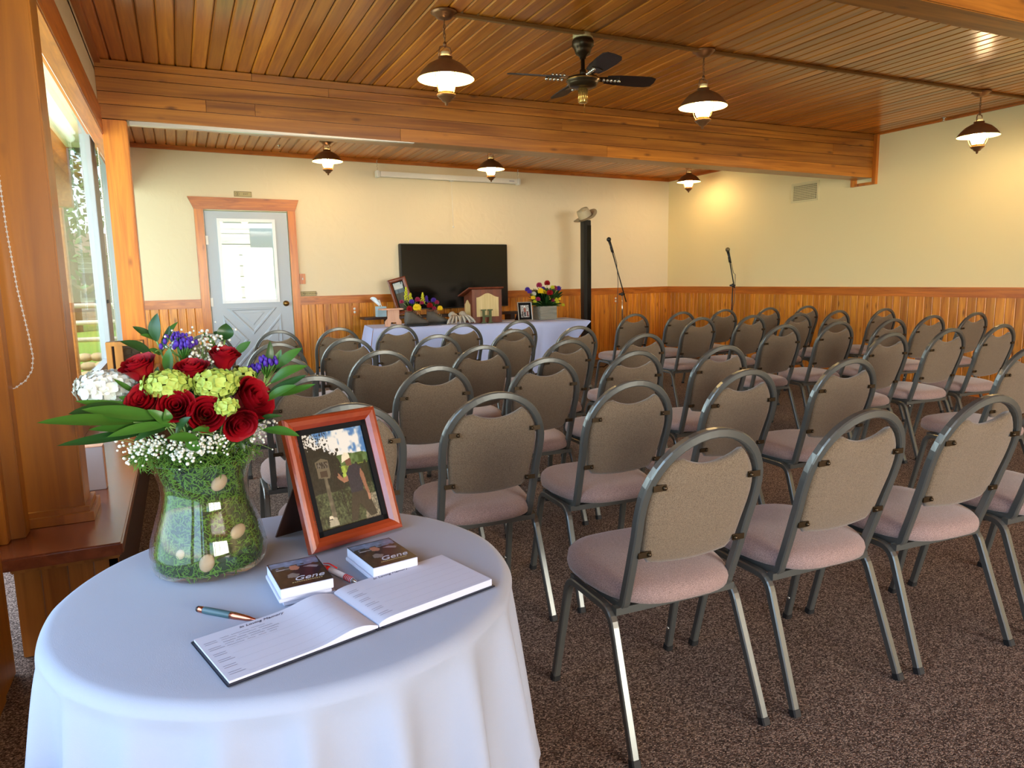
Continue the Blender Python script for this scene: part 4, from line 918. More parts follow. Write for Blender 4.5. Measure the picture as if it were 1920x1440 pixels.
# ---------------------------------------------------------------- glass vase, moss, pebbles
VX, VY, VZ = .0155, 1.412, TZ+.001
VP = [(0, 0), (.085, 0), (.098, .008), (.1035, .022), (.1035, .040), (.099, .065), (.090, .095), (.080, .125), (.075, .148), (.0765, .170), (.083, .192), (.092, .212), (.0935, .214)]
t = thing('glass_vase', 'clear flared glass vase packed with moss on the round table', 'vase', (VX, VY, VZ))
prof = VP+[(r-.003, z) for r, z in VP[::-1][:-3]]+[(.098, .014), (.085, .010), (0, .010)]
obj('body', MB().lathe(prof, 64, (VX, VY, VZ)), M['vase'], t)
def vr(z):
    for (r0, z0), (r1, z1) in zip(VP[1:-1], VP[2:]):
        if z0 <= z <= z1: return r0+(r1-r0)*(z-z0)/(z1-z0+1e-9)
    return .09
mo = MB()
def mossp(u, v):
    z = .014+.186*v; r = vr(z)-.010; a = 2*PI*u; q = noise.noise(Vector((math.cos(a)*5, math.sin(a)*5, z*60)))*.004+noise.noise(Vector((math.cos(a)*16, math.sin(a)*16, z*200)))*.002
    return (VX+(r+q)*math.cos(a), VY+(r+q)*math.sin(a), VZ+z)
mo.grid(mossp, 90, 60); mo.add([mossp(i/40, 1) for i in range(40)], [tuple(range(40))], True)
tag(obj('packed_moss', mo, M['mossd'], origin=(VX, VY, VZ)), 'dark green moss packed inside the glass vase', 'moss', kind='stuff')
ms = MB()
for q in range(4200):
    a = rng.uniform(0, 2*PI); z = rng.uniform(.012, .212); r = vr(z)-.0065-rng.uniform(0, .003)
    p = Vector((VX+r*math.cos(a), VY+r*math.sin(a), VZ+z)); tg = Vector((-math.sin(a), math.cos(a), 0)); d = (tg*rng.normal()+Vector((0, 0, 1))*rng.normal()*.9).normalized(); L = rng.uniform(.006, .017); cv = (tg*rng.normal()+Vector((0, 0, 1))*rng.normal())*.3
    s = d.cross(Vector((math.cos(a), math.sin(a), 0)))*.0008; m_ = p+d*L*.5+cv*L*.5; e = p+d*L
    ms.add([p-s, p+s, m_+s, m_-s, e], [(0, 1, 2, 3), (3, 2, 4)])
for q in range(1500):
    a = rng.uniform(0, 2*PI); r = rng.uniform(.03, .105); z = .196+rng.uniform(0, .03)-(.1 if False else 0)
    if r > .088: z = .215-rng.uniform(-.012, .012)
    p = Vector((VX+r*math.cos(a), VY+r*math.sin(a), VZ+z)); d = Vector(rng.normal(size=3)); d.z = abs(d.z)*.5; d.normalize(); L = rng.uniform(.006, .02); s = d.orthogonal().normalized()*.0007; m_ = p+d*L*.5+Vector((0, 0, .003)); e = p+d*L-Vector((0, 0, .003))
    ms.add([p-s, p+s, m_+s, m_-s, e], [(0, 1, 2, 3), (3, 2, 4)])
for q in range(220):   # tuft spilling over the left of the rim
    p = at(262+rng.normal()*8, 852+rng.normal()*7, 1.38); d = Vector((rng.normal()*.4-.2, rng.normal()*.3, -abs(rng.normal())*.8)).normalized(); L = rng.uniform(.008, .026); s = d.orthogonal().normalized()*.0008
    ms.add([p-s, p+s, p+d*L*.6+s+Vector((.002, 0, 0)), p+d*L], [(0, 1, 2, 3)])
tag(obj('moss_strands', ms, M['moss'], origin=(VX, VY, VZ)), 'bright green moss strands around the vase rim and inside the glass', 'moss', kind='stuff')
for px, py, rz, lb in ((388, 1056, .3, 'tan pebble low in the vase near its front'), (446, 996, 1.2, 'tan pebble at mid height in the right of the vase'), (411, 905, .8, 'pale pebble near the rim of the vase'), (338, 1040, .5, 'smaller pebble half sunk in the moss at the vase left')):
    best = min((abs((at(px, py, y)-Vector((VX, VY, at(px, py, y).z))).length-(vr(at(px, py, y).z-VZ)-.009)), y) for y in np.linspace(1.28, 1.41, 60)); c = at(px, py, best[1])
    s = .6 if 'smaller' in lb else 1
    tag(obj('pebble', MB().ball((0, 0, 0), .0135*s, 16, 10, (.95, .5, 1.25), Matrix.Translation(c) @ Matrix.Rotation(math.atan2(c.y-VY, c.x-VX)+PI/2, 4, 'Z') @ Matrix.Rotation(rz, 4, 'Y')), M['pebble'], origin=c), lb, 'pebble')

# ---------------------------------------------------------------- flowers
def basis(c, d):
    d = Vector(d).normalized(); x = d.orthogonal().normalized(); y = d.cross(x); return Matrix(((x.x, y.x, d.x, c[0]), (x.y, y.y, d.y, c[1]), (x.z, y.z, d.z, c[2]), (0, 0, 0, 1)))
def petal(mm, a0, w, h, r0, r1, curl, tw=0, n=6):
    def f(u, v):
        uu = (u-.5)*2; a = a0+uu*w*(.35+.65*math.sin(min(1, v*1.25)*PI*.62))
        r = r0*.3+(r1-r0*.3)*(v**.55)+curl*max(0, v-.72)*3.2*(1-.4*abs(uu)); z = h*(v-.12*v*v)-curl*1.1*max(0, v-.84)*2-h*.10*uu*uu*v-.0012*math.sin(9*uu+a0*7)*v
        return mm @ Vector((r*math.cos(a+tw*v), r*math.sin(a+tw*v), z))
    return MB().grid(f, n, 6)
def stem(t, c, d, m=None):
    base = Vector((VX+(c[0]-VX)*.12, VY+(c[1]-VY)*.12, VZ+.17)); c = Vector(c); mid = c.lerp(base, .5)+Vector(d)*-.01
    return obj('stem', MB().tube([c-Vector(d)*.002, mid, base], .0018, 6), M['stem'], t)
def rose(px, py, y, d, s, label, open_=1.0):
    c = at(px, py, y); d = Vector(d).normalized(); c = c-d*.022*s; mm = basis(c, d) @ Matrix.Scale(s, 4)
    t = thing('red_rose', label, 'rose', c, 'red roses in the vase')
    for k, a, w, h, r0, r1, cu in [(3, 0, 1.6, .050, .004, .006, 0), (3, .5, 1.4, .051, .008, .0115, .0005), (4, .2, 1.15, .051, .012, .017, .001), (5, .9, 1.0, .049, .018, .0235*open_, .002), (5, .25, 1.0, .045, .023, .029*open_, .0048)]:
        for q in range(k): obj('petal', petal(mm, a+q*2*PI/k+random.uniform(-.15, .15), w*random.uniform(.92, 1.08), h*random.uniform(.94, 1.05), r0, r1*random.uniform(.94, 1.06), cu, .15), M['rose'], t)
    sp = MB()
    for q in range(5):
        a = q*2*PI/5; f = lambda u, v, a=a: mm @ Vector(((.004+.014*v)*math.cos(a+(u-.5)*.8*(1-v)), (.004+.014*v)*math.sin(a+(u-.5)*.8*(1-v)), -.003+.016*v)); sp.grid(f, 2, 4)
    sp.lathe([(0, -.008), (.005, -.005), (.006, .0), (.003, .004)], 10, m=mm); tag(obj('sepals', sp, M['stem'], t), kind='stuff'); stem(t, c, d)
rose(264, 694, 1.37, (-.35, -.30, .95), .95, 'red rose at the upper left of the bouquet, beside the white hydrangea')
rose(361, 699, 1.37, (-.05, -.28, 1), .92, 'red rose between the two lime hydrangea heads, upper middle')
rose(420, 674, 1.42, (.15, -.22, 1), .95, 'topmost red rose of the bouquet, in front of the door')
rose(274, 754, 1.345, (-.5, -.75, .55), .92, 'red rose below the left lime hydrangea, half behind a long leaf')
rose(331, 764, 1.33, (-.1, -1, .5), .95, 'red rose with a tight spiral at the middle of the bouquet')
rose(385, 778, 1.33, (.15, -1, .35), 1.0, 'red rose low in the middle, left of the small lime floret cluster')
rose(467, 752, 1.37, (.7, -.6, .45), 1.25, 'largest dark red rose at the right of the bouquet', 1.1)
rose(447, 790, 1.34, (.25, -.75, -.3), 1.0, 'red rose drooping over the vase rim towards the frame')
def floret(mb, c, d, s):
    mm = basis(c, d)
    for q in range(4):
        a = q*PI/2+random.uniform(-.2, .2)
        def f(u, v, a=a): r = s*v; w = s*.62*math.sin(min(.97, v+.05)*PI)**.7; x = (u-.5)*2*w; return mm @ Vector((r*math.cos(a)-x*math.sin(a), r*math.sin(a)+x*math.cos(a), s*.25*v*v+s*.12*abs(u-.5)))
        mb.grid(f, 2, 3)
def hydrangea(px, py, y, R, m, label, nfl=34, fs=.011, squash=(1, .8, .75), name='hydrangea'):
    c = at(px, py, y); t = thing(name, label, 'hydrangea', c); mb = MB()
    for q in range(nfl):
        ph = math.acos(1-2*(q+.5)/nfl); a = q*2.39996; d = Vector((math.sin(ph)*math.cos(a), math.sin(ph)*math.sin(a), math.cos(ph)))
        floret(mb, c+Vector((d.x*R*squash[0], d.y*R*squash[1], d.z*R*squash[2]))*random.uniform(.85, 1.05), d, fs*random.uniform(.85, 1.15))
    o = tag(obj('florets', mb, m, t), kind='stuff'); stem(t, c, (0, 0, 1)); return t
hydrangea(313, 722, 1.345, .036, M['lime'], 'lime green hydrangea head left of the middle red rose', 60, .0105, (1.05, .7, .62))
hydrangea(403, 720, 1.345, .034, M['lime'], 'lime green hydrangea head right of the middle red rose', 60, .0105, (1.1, .7, .68))
hydrangea(425, 762, 1.315, .016, M['lime'], 'small lime floret cluster between the two low roses', 20, .0095)
hydrangea(455, 708, 1.40, .022, M['lime'], 'small olive hydrangea cluster below the right purple statice', 30, .009)
hydrangea(205, 724, 1.42, .052, M['whitef'], 'big white hydrangea head at the left of the bouquet', 130, .0105, (1.05, .8, .5))
def statice(px, py, y, s, label):
    c = at(px, py, y); t = thing('purple_statice', label, 'flower', c)
    g = MB(); p = MB()
    for q in range(46):
        a = rng.uniform(0, 2*PI); r = abs(rng.normal())*.010*s; e = c+Vector((r*math.cos(a)*1.3, r*math.sin(a), .012*s+rng.uniform(0, .004))); g.tube([c-Vector((0, 0, .014*s)), e], .0009*s, 4)
        p.ball(e+Vector((0, 0, rng.uniform(-.006, .006)*s)), .0036*s, 5, 4, (1, 1, 1.5))
    tag(obj('calyx', g, M['leaf'], t), kind='stuff'); tag(obj('bloom', p, M['purple'], t), kind='stuff'); stem(t, c-Vector((0, 0, .012)), (0, 0, 1))
statice(344, 660, 1.42, 1.1, 'purple statice tuft at the upper middle of the bouquet')
statice(498, 694, 1.40, 1.15, 'purple statice tuft at the right of the bouquet')
statice(478, 702, 1.41, .8, 'darker small purple statice beside the right tuft')
statice(333, 640, 1.43, .7, 'dark purple buds above the upper left statice')
def breath(label, spots, n):
    c0 = at(spots[0][0], spots[0][1], spots[0][2]); t = thing('babys_breath', label, 'flower', c0, "sprays of baby's breath"); b = MB(); g = MB()
    for px, py, y, sx, sy_, k in spots:
        o = at(px, py, y); base = Vector((VX, VY, VZ+.20)).lerp(o, .75)
        for q in range(int(n*k)):
            p = o+Vector((rng.normal()*sx, rng.normal()*.012, rng.normal()*sy_)); b.ball(p, rng.uniform(.0016, .0034), 6, 4)
            if q % 3 == 0: g.tube([base, base.lerp(p, .6)+Vector((0, 0, .003)), p], .0005, 3)
    tag(obj('blossoms', b, M['whitef'], t), kind='stuff'); tag(obj('twigs', g, M['stem'], t), kind='stuff')
breath("white baby's breath cloud at the top of the bouquet", [(378, 640, 1.44, .022, .012, 1), (372, 672, 1.42, .010, .018, .8), (325, 640, 1.45, .010, .008, .4), (403, 690, 1.44, .01, .012, .3)], 80)
breath("white baby's breath along the left of the vase rim", [(300, 835, 1.33, .022, .010, 1), (262, 835, 1.34, .016, .014, .8), (240, 850, 1.34, .010, .012, .3)], 70)
breath("white baby's breath along the front of the vase rim", [(385, 838, 1.315, .020, .009, 1), (345, 848, 1.31, .018, .008, .7), (395, 822, 1.32, .012, .008, .4)], 70)
breath("white baby's breath at the right of the vase rim", [(480, 812, 1.38, .010, .010, .5), (500, 800, 1.40, .010, .006, .3)], 60)
def leafmesh(b, tip, w, bow, nrm=None, fold_=.25):
    b, tip = Vector(b), Vector(tip); d = tip-b; L = d.length; d.normalize(); v = (b+tip)/2; n = Vector(nrm) if nrm else Vector((0, -.5, .85)); n = (n-d*n.dot(d)).normalized(); s = d.cross(n)
    def f(u, k):
        uu = (u-.5)*2; ww = w*(math.sin(PI*min(1, k*.97+.03))**.75)*(1-.25*k); return b+d*L*k+s*uu*ww+n*(bow*math.sin(PI*k)+abs(uu)*ww*fold_)
    return MB().grid(f, 4, 10)
def sprig(label, base, leaves, m='leaf', y=1.36):
    bp = at(*base); t = thing('leaf_sprig', label, 'foliage', bp)
    pts = [bp]
    for b, tp, w in leaves:
        B, T = at(*b), at(*tp); obj('leaf', leafmesh(B, T, w, random.uniform(-.004, .010), (random.uniform(-.3, .3), -.6, .7)), M[m if random.random() < .7 else ('leaf2' if m == 'leaf' else 'leaf')], t)
        obj('twig', MB().tube([bp, bp.lerp(B, .55)+Vector((0, 0, .003)), B], .0012, 5), M['stem'], t)
    st_ = Vector((VX, VY, VZ+.19)); obj('stem', MB().tube([bp, bp.lerp(st_, .5), st_], .0016, 6), M['stem'], t)
sprig('long leafy sprig reaching out at the far left of the bouquet', (318, 800, 1.34), [((250, 792, 1.30), (68, 793, 1.22), .015), ((285, 806, 1.30), (106, 836, 1.24), .013), ((262, 775, 1.34), (128, 776, 1.30), .022), ((300, 782, 1.31), (152, 768, 1.28), .017), ((310, 800, 1.32), (165, 806, 1.26), .014), ((300, 775, 1.36), (140, 752, 1.33), .014), ((318, 795, 1.30), (200, 820, 1.26), .012), ((322, 790, 1.33), (190, 790, 1.3), .016), ((310, 805, 1.3), (250, 828, 1.28), .010)])
sprig('upright sprig of broad leaves at the top left of the bouquet', (300, 655, 1.44), [((294, 640, 1.44), (295, 587, 1.44), .013), ((286, 668, 1.43), (224, 640, 1.41), .013), ((290, 636, 1.45), (248, 612, 1.45), .009), ((294, 640, 1.45), (262, 628, 1.44), .007), ((308, 650, 1.45), (334, 603, 1.46), .008), ((316, 700, 1.40), (318, 652, 1.40), .012), ((303, 660, 1.44), (318, 610, 1.45), .007), ((300, 665, 1.44), (278, 655, 1.43), .008)])
sprig('single stem with two round leaves standing above the topmost rose', (420, 662, 1.46), [((422, 637, 1.46), (424, 606, 1.46), .017), ((420, 640, 1.46), (400, 622, 1.47), .008), ((440, 665, 1.45), (470, 640, 1.45), .010), ((405, 655, 1.46), (380, 622, 1.46), .005)])
sprig('fan of pointed leaves at the far right of the bouquet', (492, 735, 1.39), [((500, 690, 1.40), (506, 638, 1.40), .0085), ((510, 695, 1.41), (527, 655, 1.42), .009), ((518, 690, 1.41), (566, 652, 1.41), .012), ((508, 718, 1.39), (577, 686, 1.38), .013), ((505, 735, 1.38), (575, 703, 1.37), .011), ((498, 752, 1.37), (556, 722, 1.35), .012), ((515, 742, 1.38), (592, 720, 1.37), .010), ((498, 705, 1.42), (492, 665, 1.43), .008), ((512, 700, 1.41), (538, 672, 1.41), .008)])
sprig('dark leaves pointing over the photo frame from the low right', (480, 800, 1.36), [((493, 806, 1.34), (562, 818, 1.29), .013), ((480, 795, 1.36), (530, 780, 1.34), .007), ((465, 785, 1.38), (505, 762, 1.38), .008)], 'leaf2')
sprig('leaves tucked under the middle roses above the rim', (350, 815, 1.34), [((318, 800, 1.31), (276, 768, 1.30), .011), ((312, 790, 1.31), (310, 766, 1.30), .009), ((330, 812, 1.31), (358, 782, 1.29), .012), ((372, 822, 1.31), (312, 822, 1.29), .012), ((350, 825, 1.31), (375, 845, 1.30), .012), ((400, 815, 1.32), (360, 808, 1.30), .010), ((258, 738, 1.37), (212, 710, 1.36), .006), ((262, 760, 1.36), (222, 745, 1.36), .009), ((262, 742, 1.36), (278, 720, 1.35), .008), ((420, 810, 1.36), (450, 830, 1.34), .011)])
fill = MB()
for q in range(260):
    a = rng.uniform(0, 2*PI); r = rng.uniform(0, .085); zz = VZ+rng.uniform(.20, .37); c = Vector((VX+.01+r*math.cos(a), VY+r*math.sin(a)*.7+.01, zz)); e = c+Vector((rng.normal()*.02, rng.normal()*.015, rng.uniform(0, .022))); fill.add(leafmesh(c, e, .006, .002).v, leafmesh(c, e, .006, .002).f, True)
tag(obj('filler_greenery', fill, M['leaf2'], origin=(VX, VY, VZ)), 'dark filler greenery packed between the blooms of the vase bouquet', 'foliage', kind='stuff')

# ---------------------------------------------------------------- guest book, cards, pens
BK = Vector((.238, 1.017, TZ+.001)); BA = math.radians(15.6); BM = Matrix.Translation(BK) @ Matrix.Rotation(BA, 4, 'Z'); BW_, BH_ = .226, .150
t = thing('guest_book', 'open white-paged guest book with a dark cover on the round table', 'book', BK)
cv = MB(); cv.bbox((-BW_-.004, -.004, 0), (-.006, BH_+.004, .0025), .001, BM); cv.bbox((.006, -.004, 0), (BW_+.002, BH_+.004, .0025), .001, BM); cv.bbox((-.0058, -.004, 0), (.0058, BH_+.004, .0022), .001, BM); obj('cover', cv, M['navy'], t)
def pz(x):
    if x < 0: k = -x/BW_; return .0048+.0095*math.exp(-((k-.16)/.17)**2)*(1-math.exp(-k*28))+.0015
    k = x/BW_; return .0145-.0065*math.exp(-k*26)
def block(x0, x1, m):
    mb = MB(); n = 40
    f = lambda u, v: BM @ Vector((x0+(x1-x0)*u, BH_*v, pz(x0+(x1-x0)*u))); mb.grid(f, n, 4)
    lo = lambda u: (.003 if x0 < 0 else .003)
    for yy in (0, BH_):
        vs = []
        for i in range(n+1): x = x0+(x1-x0)*i/n; vs += [BM @ Vector((x, yy, pz(x))), BM @ Vector((x, yy, .003))]
        mb.add(vs, [(2*i, 2*i+1, 2*i+3, 2*i+2) for i in range(n)])
    for xx in (x0, x1): mb.add([BM @ Vector((xx, 0, .003)), BM @ Vector((xx, BH_, .003)), BM @ Vector((xx, BH_, pz(xx))), BM @ Vector((xx, 0, pz(xx)))], [(0, 1, 2, 3)])
    return mb
obj('left_pages', block(-BW_, -.001, 0), M['paper'], t); obj('right_pages', block(.001, BW_-.003, 0), M['paper'], t)
def pline(mb, x0, x1, y, w=.0003, seg=14):
    for i in range(seg):
        a, b = x0+(x1-x0)*i/seg, x0+(x1-x0)*(i+1)/seg; mb.add([BM @ Vector((a, y-w, pz(a)+.0002)), BM @ Vector((b, y-w, pz(b)+.0002)), BM @ Vector((b, y+w, pz(b)+.0002)), BM @ Vector((a, y+w, pz(a)+.0002))], [(0, 1, 2, 3)])
gl = MB(); lb_ = MB()
for side in (-1, 1):
    for q in range(6):
        y = .124-q*.0205
        for k_ in range(3):
            yy = y-k_*.0058; x0 = (-BW_+.006) if side < 0 else .012
            if k_ < 2: pline(lb_, x0, x0+.018+.004*(q % 2)*k_, yy, .0006, 3)
        pline(gl, (-BW_+.03) if side < 0 else .04, -.02 if side < 0 else BW_-.012, y-.013, .00013)
obj('ruled_lines', gl, M['inkgrey'], t); obj('printed_labels', lb_, M['inkgrey'], t)
def pagetext(s, size, x, y, m, shear=.35):
    o = textmesh(s, size, Matrix.Translation((x, y, 0)), m, 'page_writing', t, shear, .0001); off = ORG[t.name]
    for v in o.data.vertices: p = v.co+off; p.z += pz(p.x)+.0003; v.co = BM @ p-off
    return o
pagetext('In Loving Memory', .0095, -.128, .1405, M['ink']); pagetext('In Loving Memory', .0095, .105, .1405, M['ink'])
hw = MB()
for row in range(5):
    x = -BW_+.030; y = .126-row*.0074; P = []
    while x < -BW_+.030+[.062, .070, .075, .070, .068][row]:
        P = []; nl = random.randint(3, 6)
        for q in range(nl*5): P.append(BM @ Vector((x+q*.0009, y+.0016*math.sin(q*2.1+row)*random.uniform(.3, 1.2), pz(x)+.0005)))
        hw.tube(P, .00013, 3); x += nl*5*.0009+.003
obj('handwriting', hw, M['ink'], t)
def cardstack(pts, label, tbook, n):
    BLp, BRp, TLp = [atz(px, py, TZ+.032) for px, py in pts]; w = (BRp-BLp).length; h = (TLp-BLp).length; an = math.atan2((BRp-BLp).y, (BRp-BLp).x)
    skew = Matrix.Translation((BLp.x, BLp.y, TZ+.0012)) @ Matrix.Rotation(an, 4, 'Z')
    t = thing('card_stack', label, 'card stack', (BLp.x, BLp.y, TZ+.001))
    z = 0
    for q, hh in enumerate((.007, .007, .017)):
        o_ = [(.004, .003), (-.003, .001), (0, 0)][q]; mb = MB(); mb.bbox((o_[0], o_[1], z), (w+o_[0], h+o_[1], z+hh-.0006), .0008, skew); obj('card_bundle', mb, M['paper'], t); z += hh
    printed('card_cover', w, h, 64, 64, cardart, skew @ Matrix.Translation((0, 0, z+.0004)) @ Matrix.Rotation(-PI/2, 4, 'X'), M['gloss_print'], t)
    textmesh('Gene', h*.20, skew @ Matrix.Translation((w*.60, h*.24, z+.0009)), M['paper'], 'lettering', t, .4, .0001)
    sm_ = MB()
    for q in range(14): sm_.box((w*(.26+q*.042), h*.125, z+.0006), (w*(.26+q*.042+.028), h*.142, z+.0008), skew)
    tag(obj('small_print', sm_, M['signb'], t), kind='stuff')
    return t
cardstack([(526, 1106), (625, 1084), (489, 1063)], 'stack of glossy memorial cards beside the glass vase, left of the red pen', 0, 3)
cardstack([(700, 1066), (783, 1044), (641, 1030)], 'stack of glossy memorial cards right of the red pen, in front of the frame', 0, 3)
def pen(name, label, a, b, r, parts):
    a, b = Vector(a), Vector(b); L = (b-a).length; d = (b-a).normalized(); t = thing(name, label, 'pen', a); mm = basis(a, d)
    for nm, pr, m_ in parts: obj(nm, MB().lathe([(x*r, z*L) for x, z in pr], 18, m=mm), m_, t)
    return t
zz = TZ+.0062
pen('ballpoint_pen', 'slate and rose-gold stylus pen lying left of the guest book', atz(368, 1141, zz), atz(484, 1163, TZ+.004), .0052, [
 ('stylus_tip', [(0, 0), (.7, .01), (.95, .03), (.95, .05)], M['black']), ('cap', [(.95, .05), (1, .06), (1, .12), (.9, .125)], M['copper2']), ('barrel', [(1.0, .125), (1.12, .14), (1.12, .56), (1.0, .57)], M['teal']), ('nose_cone', [(1.1, .57), (1.1, .64), (.85, .82), (.4, .95), (.2, .96), (.2, 1), (0, 1)], M['copper2'])])
tp = pen('ballpoint_pen', 'red and white ballpoint pen between the two card stacks', atz(607, 1062, zz), atz(671, 1093, TZ+.005), .0050, [
 ('cap', [(0, 0), (.6, .0), (.7, .08), (1, .09), (1, .2), (.9, .2)], M['red']), ('barrel', [(1, .2), (1.05, .22), (1.05, .64), (1, .64)], M['paper']), ('nose_cone', [(.95, .86), (.6, .94), (.2, .97), (.15, 1), (0, 1)], M['silver'])])
a, b = atz(607, 1062, zz), atz(671, 1093, TZ+.005); mm = basis(a, (b-a)); L = (b-a).length
gr = MB()
for q in range(5): gr.lathe([(.0054, L*(.65+q*.042)), (.0058, L*(.658+q*.042)), (.0058, L*(.668+q*.042)), (.0054, L*(.676+q*.042))], 16, m=mm, closed=False)
tag(obj('grip_rings', gr, M['red'], tp), kind='stuff'); obj('grip', MB().lathe([(.0052, L*.64), (.0052, L*.86)], 16, m=mm), M['paper'], tp)
obj('clip', MB().tube([a+Vector((0, 0, .006)), a.lerp(b, .15)+Vector((.002, .002, .009)), a.lerp(b, .38)+Vector((.002, .002, .0075))], .0013, 6), M['red'], tp)

# ---------------------------------------------------------------- front table
FL_, FR_ = Vector((1.961, 7.936, .74)), Vector((4.62, 7.649, .74)); fa = math.atan2(FR_.y-FL_.y, FR_.x-FL_.x); TLn = (FR_-FL_).length
TM = Matrix.Translation((FL_.x, FL_.y, 0)) @ Matrix.Rotation(fa, 4, 'Z')
t = thing('folding_table', 'long folding table at the front under a white cloth', 'table', (FL_.x, FL_.y, 0))
obj('table_top', MB().bbox((.03, .03, .70), (TLn-.03, .72, .735), .004, TM), M['black'], t)
for xx in (.15, TLn-.12):
    for yy in (.1, .62): obj('leg', MB().tube([TM @ Vector((xx, yy, .001)), TM @ Vector((xx, yy, .70))], .015, 8), M['black'], t)
cm = MB()
def frontcloth(u, v):
    x = TLn*u; e = 0
    if v < .35: return TM @ Vector((x, .75*(1-v/.35), .7385))
    k = (v-.35)/.65; bot = .12 if u < .80 else .12+.62*((u-.80)/.20)**1.0*.98
    z = .7385-(.7385-bot)*k; wob = .018*math.sin(x*9+k*2)+.012*math.sin(x*21+1)
    xo = x-(.10*k if u < .02 else 0)
    if u > .8: xo = x-.0*k
    return TM @ Vector((xo, -.004-.03*k-abs(wob)*k, z))
cm.grid(frontcloth, 120, 26)
for k_ in (0,):
    cm.grid(lambda u, v: TM @ Vector((-.004-.08*v-.012*math.sin(u*14)*v, .75*u-.03*v, .7385-.45*v*(1-.2*u))), 20, 10)
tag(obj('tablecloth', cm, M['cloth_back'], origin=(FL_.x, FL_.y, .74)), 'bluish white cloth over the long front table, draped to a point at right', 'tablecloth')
# shelf behind
t = thing('console_shelf', 'dark brown console shelf behind the front table under the television', 'shelf', (2.1, 8.75, 0))
obj('shelf_board', MB().bbox((2.05, 8.70, .795), (4.32, 8.98, .825), .004), M['darkw'], t)
for xx in (2.35, 4.05): obj('support', MB().bbox((xx, 8.74, .001), (xx+.06, 8.95, .794), .004), M['darkw'], t)
obj('lower_rail', MB().bbox((2.41, 8.80, .5), (4.05, 8.84, .60), .004), M['darkw'], t)
# television
t = thing('television', 'large flat black television on the end wall', 'television', (3.45, wy(3.45)-.05, 1.3))
mm = wallm(3.447, 1.315, .05)
obj('cabinet', MB().bbox((-.795, -.03, -.43), (.795, .045, .43), .006, mm), M['black'], t)
obj('screen', MB().box((-.783, -.0325, -.415), (.783, -.0302, .420), mm), M['screen'], t)
obj('bezel_edge', MB().box((-.795, -.033, .4305), (.795, -.026, .434), mm), M['aluminium'], t)
# projector screen case
t = thing('projection_screen', 'rolled white projection screen case hung below the crown trim', 'projection screen', (3.4, wy(3.4)-.1, 2.6)); mm = wallm(3.405, 2.606, .10)
obj('case', MB().bbox((-1.0, -.04, -.032), (1.0, .04, .032), .010, mm), M['white'], t)
for s in (-1, 1):
    obj('end_cap', MB().bbox((s*1.02-.022, -.045, -.045), (s*1.02+.022, .045, .04), .008, mm), M['white'], t)
    hk = MB()
    for q in range(6): z = .045+q*.022; hk.tube([mm @ Vector((s*1.02+(.006*math.cos(b_) if q % 2 else 0), 0 if q % 2 else .006*math.cos(b_), z+.014*math.sin(b_))) for b_ in np.linspace(0, 2*PI, 9)[:-1]], .0018, 5, closed=True)
    obj('hanging_chain', hk, M['silver'], t)
obj('pull_bar', MB().bbox((-.03, -.012, -.046), (.03, .012, -.034), .003, mm), M['white'], t)
obj('pull_cord', MB().tube([mm @ Vector((0, 0, -.046)), mm @ Vector((.01, 0, -.62))], .0025, 5).ball(mm @ Vector((.01, 0, -.635)), .014, 8, 6), M['white'], t)
textmesh('screen', .022, mm @ Matrix.Translation((.90, -.0412, 0)) @ RXm, M['inkgrey'], 'lettering', t) if False else obj('maker_mark', MB().box((.86, -.0415, -.005), (.94, -.040, .004), mm), M['inkgrey'], t)
# black post with hat
t = thing('black_post', 'tall black steel post right of the front table, carrying a hat', 'post', (5.205, 8.7, 0))
obj('column', MB().bbox((5.148, 8.66, .012), (5.262, 8.76, 2.05), .004), M['blackmetal'], t); obj('base_plate', MB().bbox((5.0, 8.55, .001), (5.4, 8.9, .012), .003), M['blackmetal'], t)
obj('inset_panel', MB().box((5.2, 8.6585, .3), (5.262, 8.6605, 1.98), None), M['screen'], t)
hm = Matrix.Translation((5.205, 8.70, 2.085)) @ Matrix.Rotation(math.radians(-33), 4, 'Y') @ Matrix.Rotation(math.radians(4), 4, 'X')
t = thing('felt_hat', 'tan felt cowboy hat tipped on top of the black post', 'hat', (5.205, 8.7, 2.06))
br = MB()
def brim(u, v): a = 2*PI*u; r = .085+.085*v; return hm @ Vector((r*math.cos(a), r*1.12*math.sin(a), .035*v*v*abs(math.cos(a))**1.5))
br.grid(brim, 40, 6); br.grid(lambda u, v: (Vector(brim(1-u, v))+hm.to_3x3() @ Vector((0, 0, .004))), 40, 6); obj('brim', br, M['hat'], t)
cw = MB()
def crown(u, v):
    a = 2*PI*u; r = .094-.016*v-.012*max(0, v-.75)*4; z = .15*v
    if v > .85: r *= (1-v)/.15*.75+.02 if v < 1 else .02
    z -= .03*math.exp(-((math.cos(a)*r)/.02)**2)*(v > .8)
    return hm @ Vector((r*math.cos(a), r*1.15*math.sin(a), z))
cw.grid(crown, 40, 20); obj('crown', cw, M['hat'], t)
bd = MB(); bd.grid(lambda u, v: hm @ Vector(((.0965-.002*v)*math.cos(2*PI*u), (.0965-.002*v)*1.15*math.sin(2*PI*u), .006+.016*v)), 40, 2); obj('hat_band', bd, M['hband'], t)
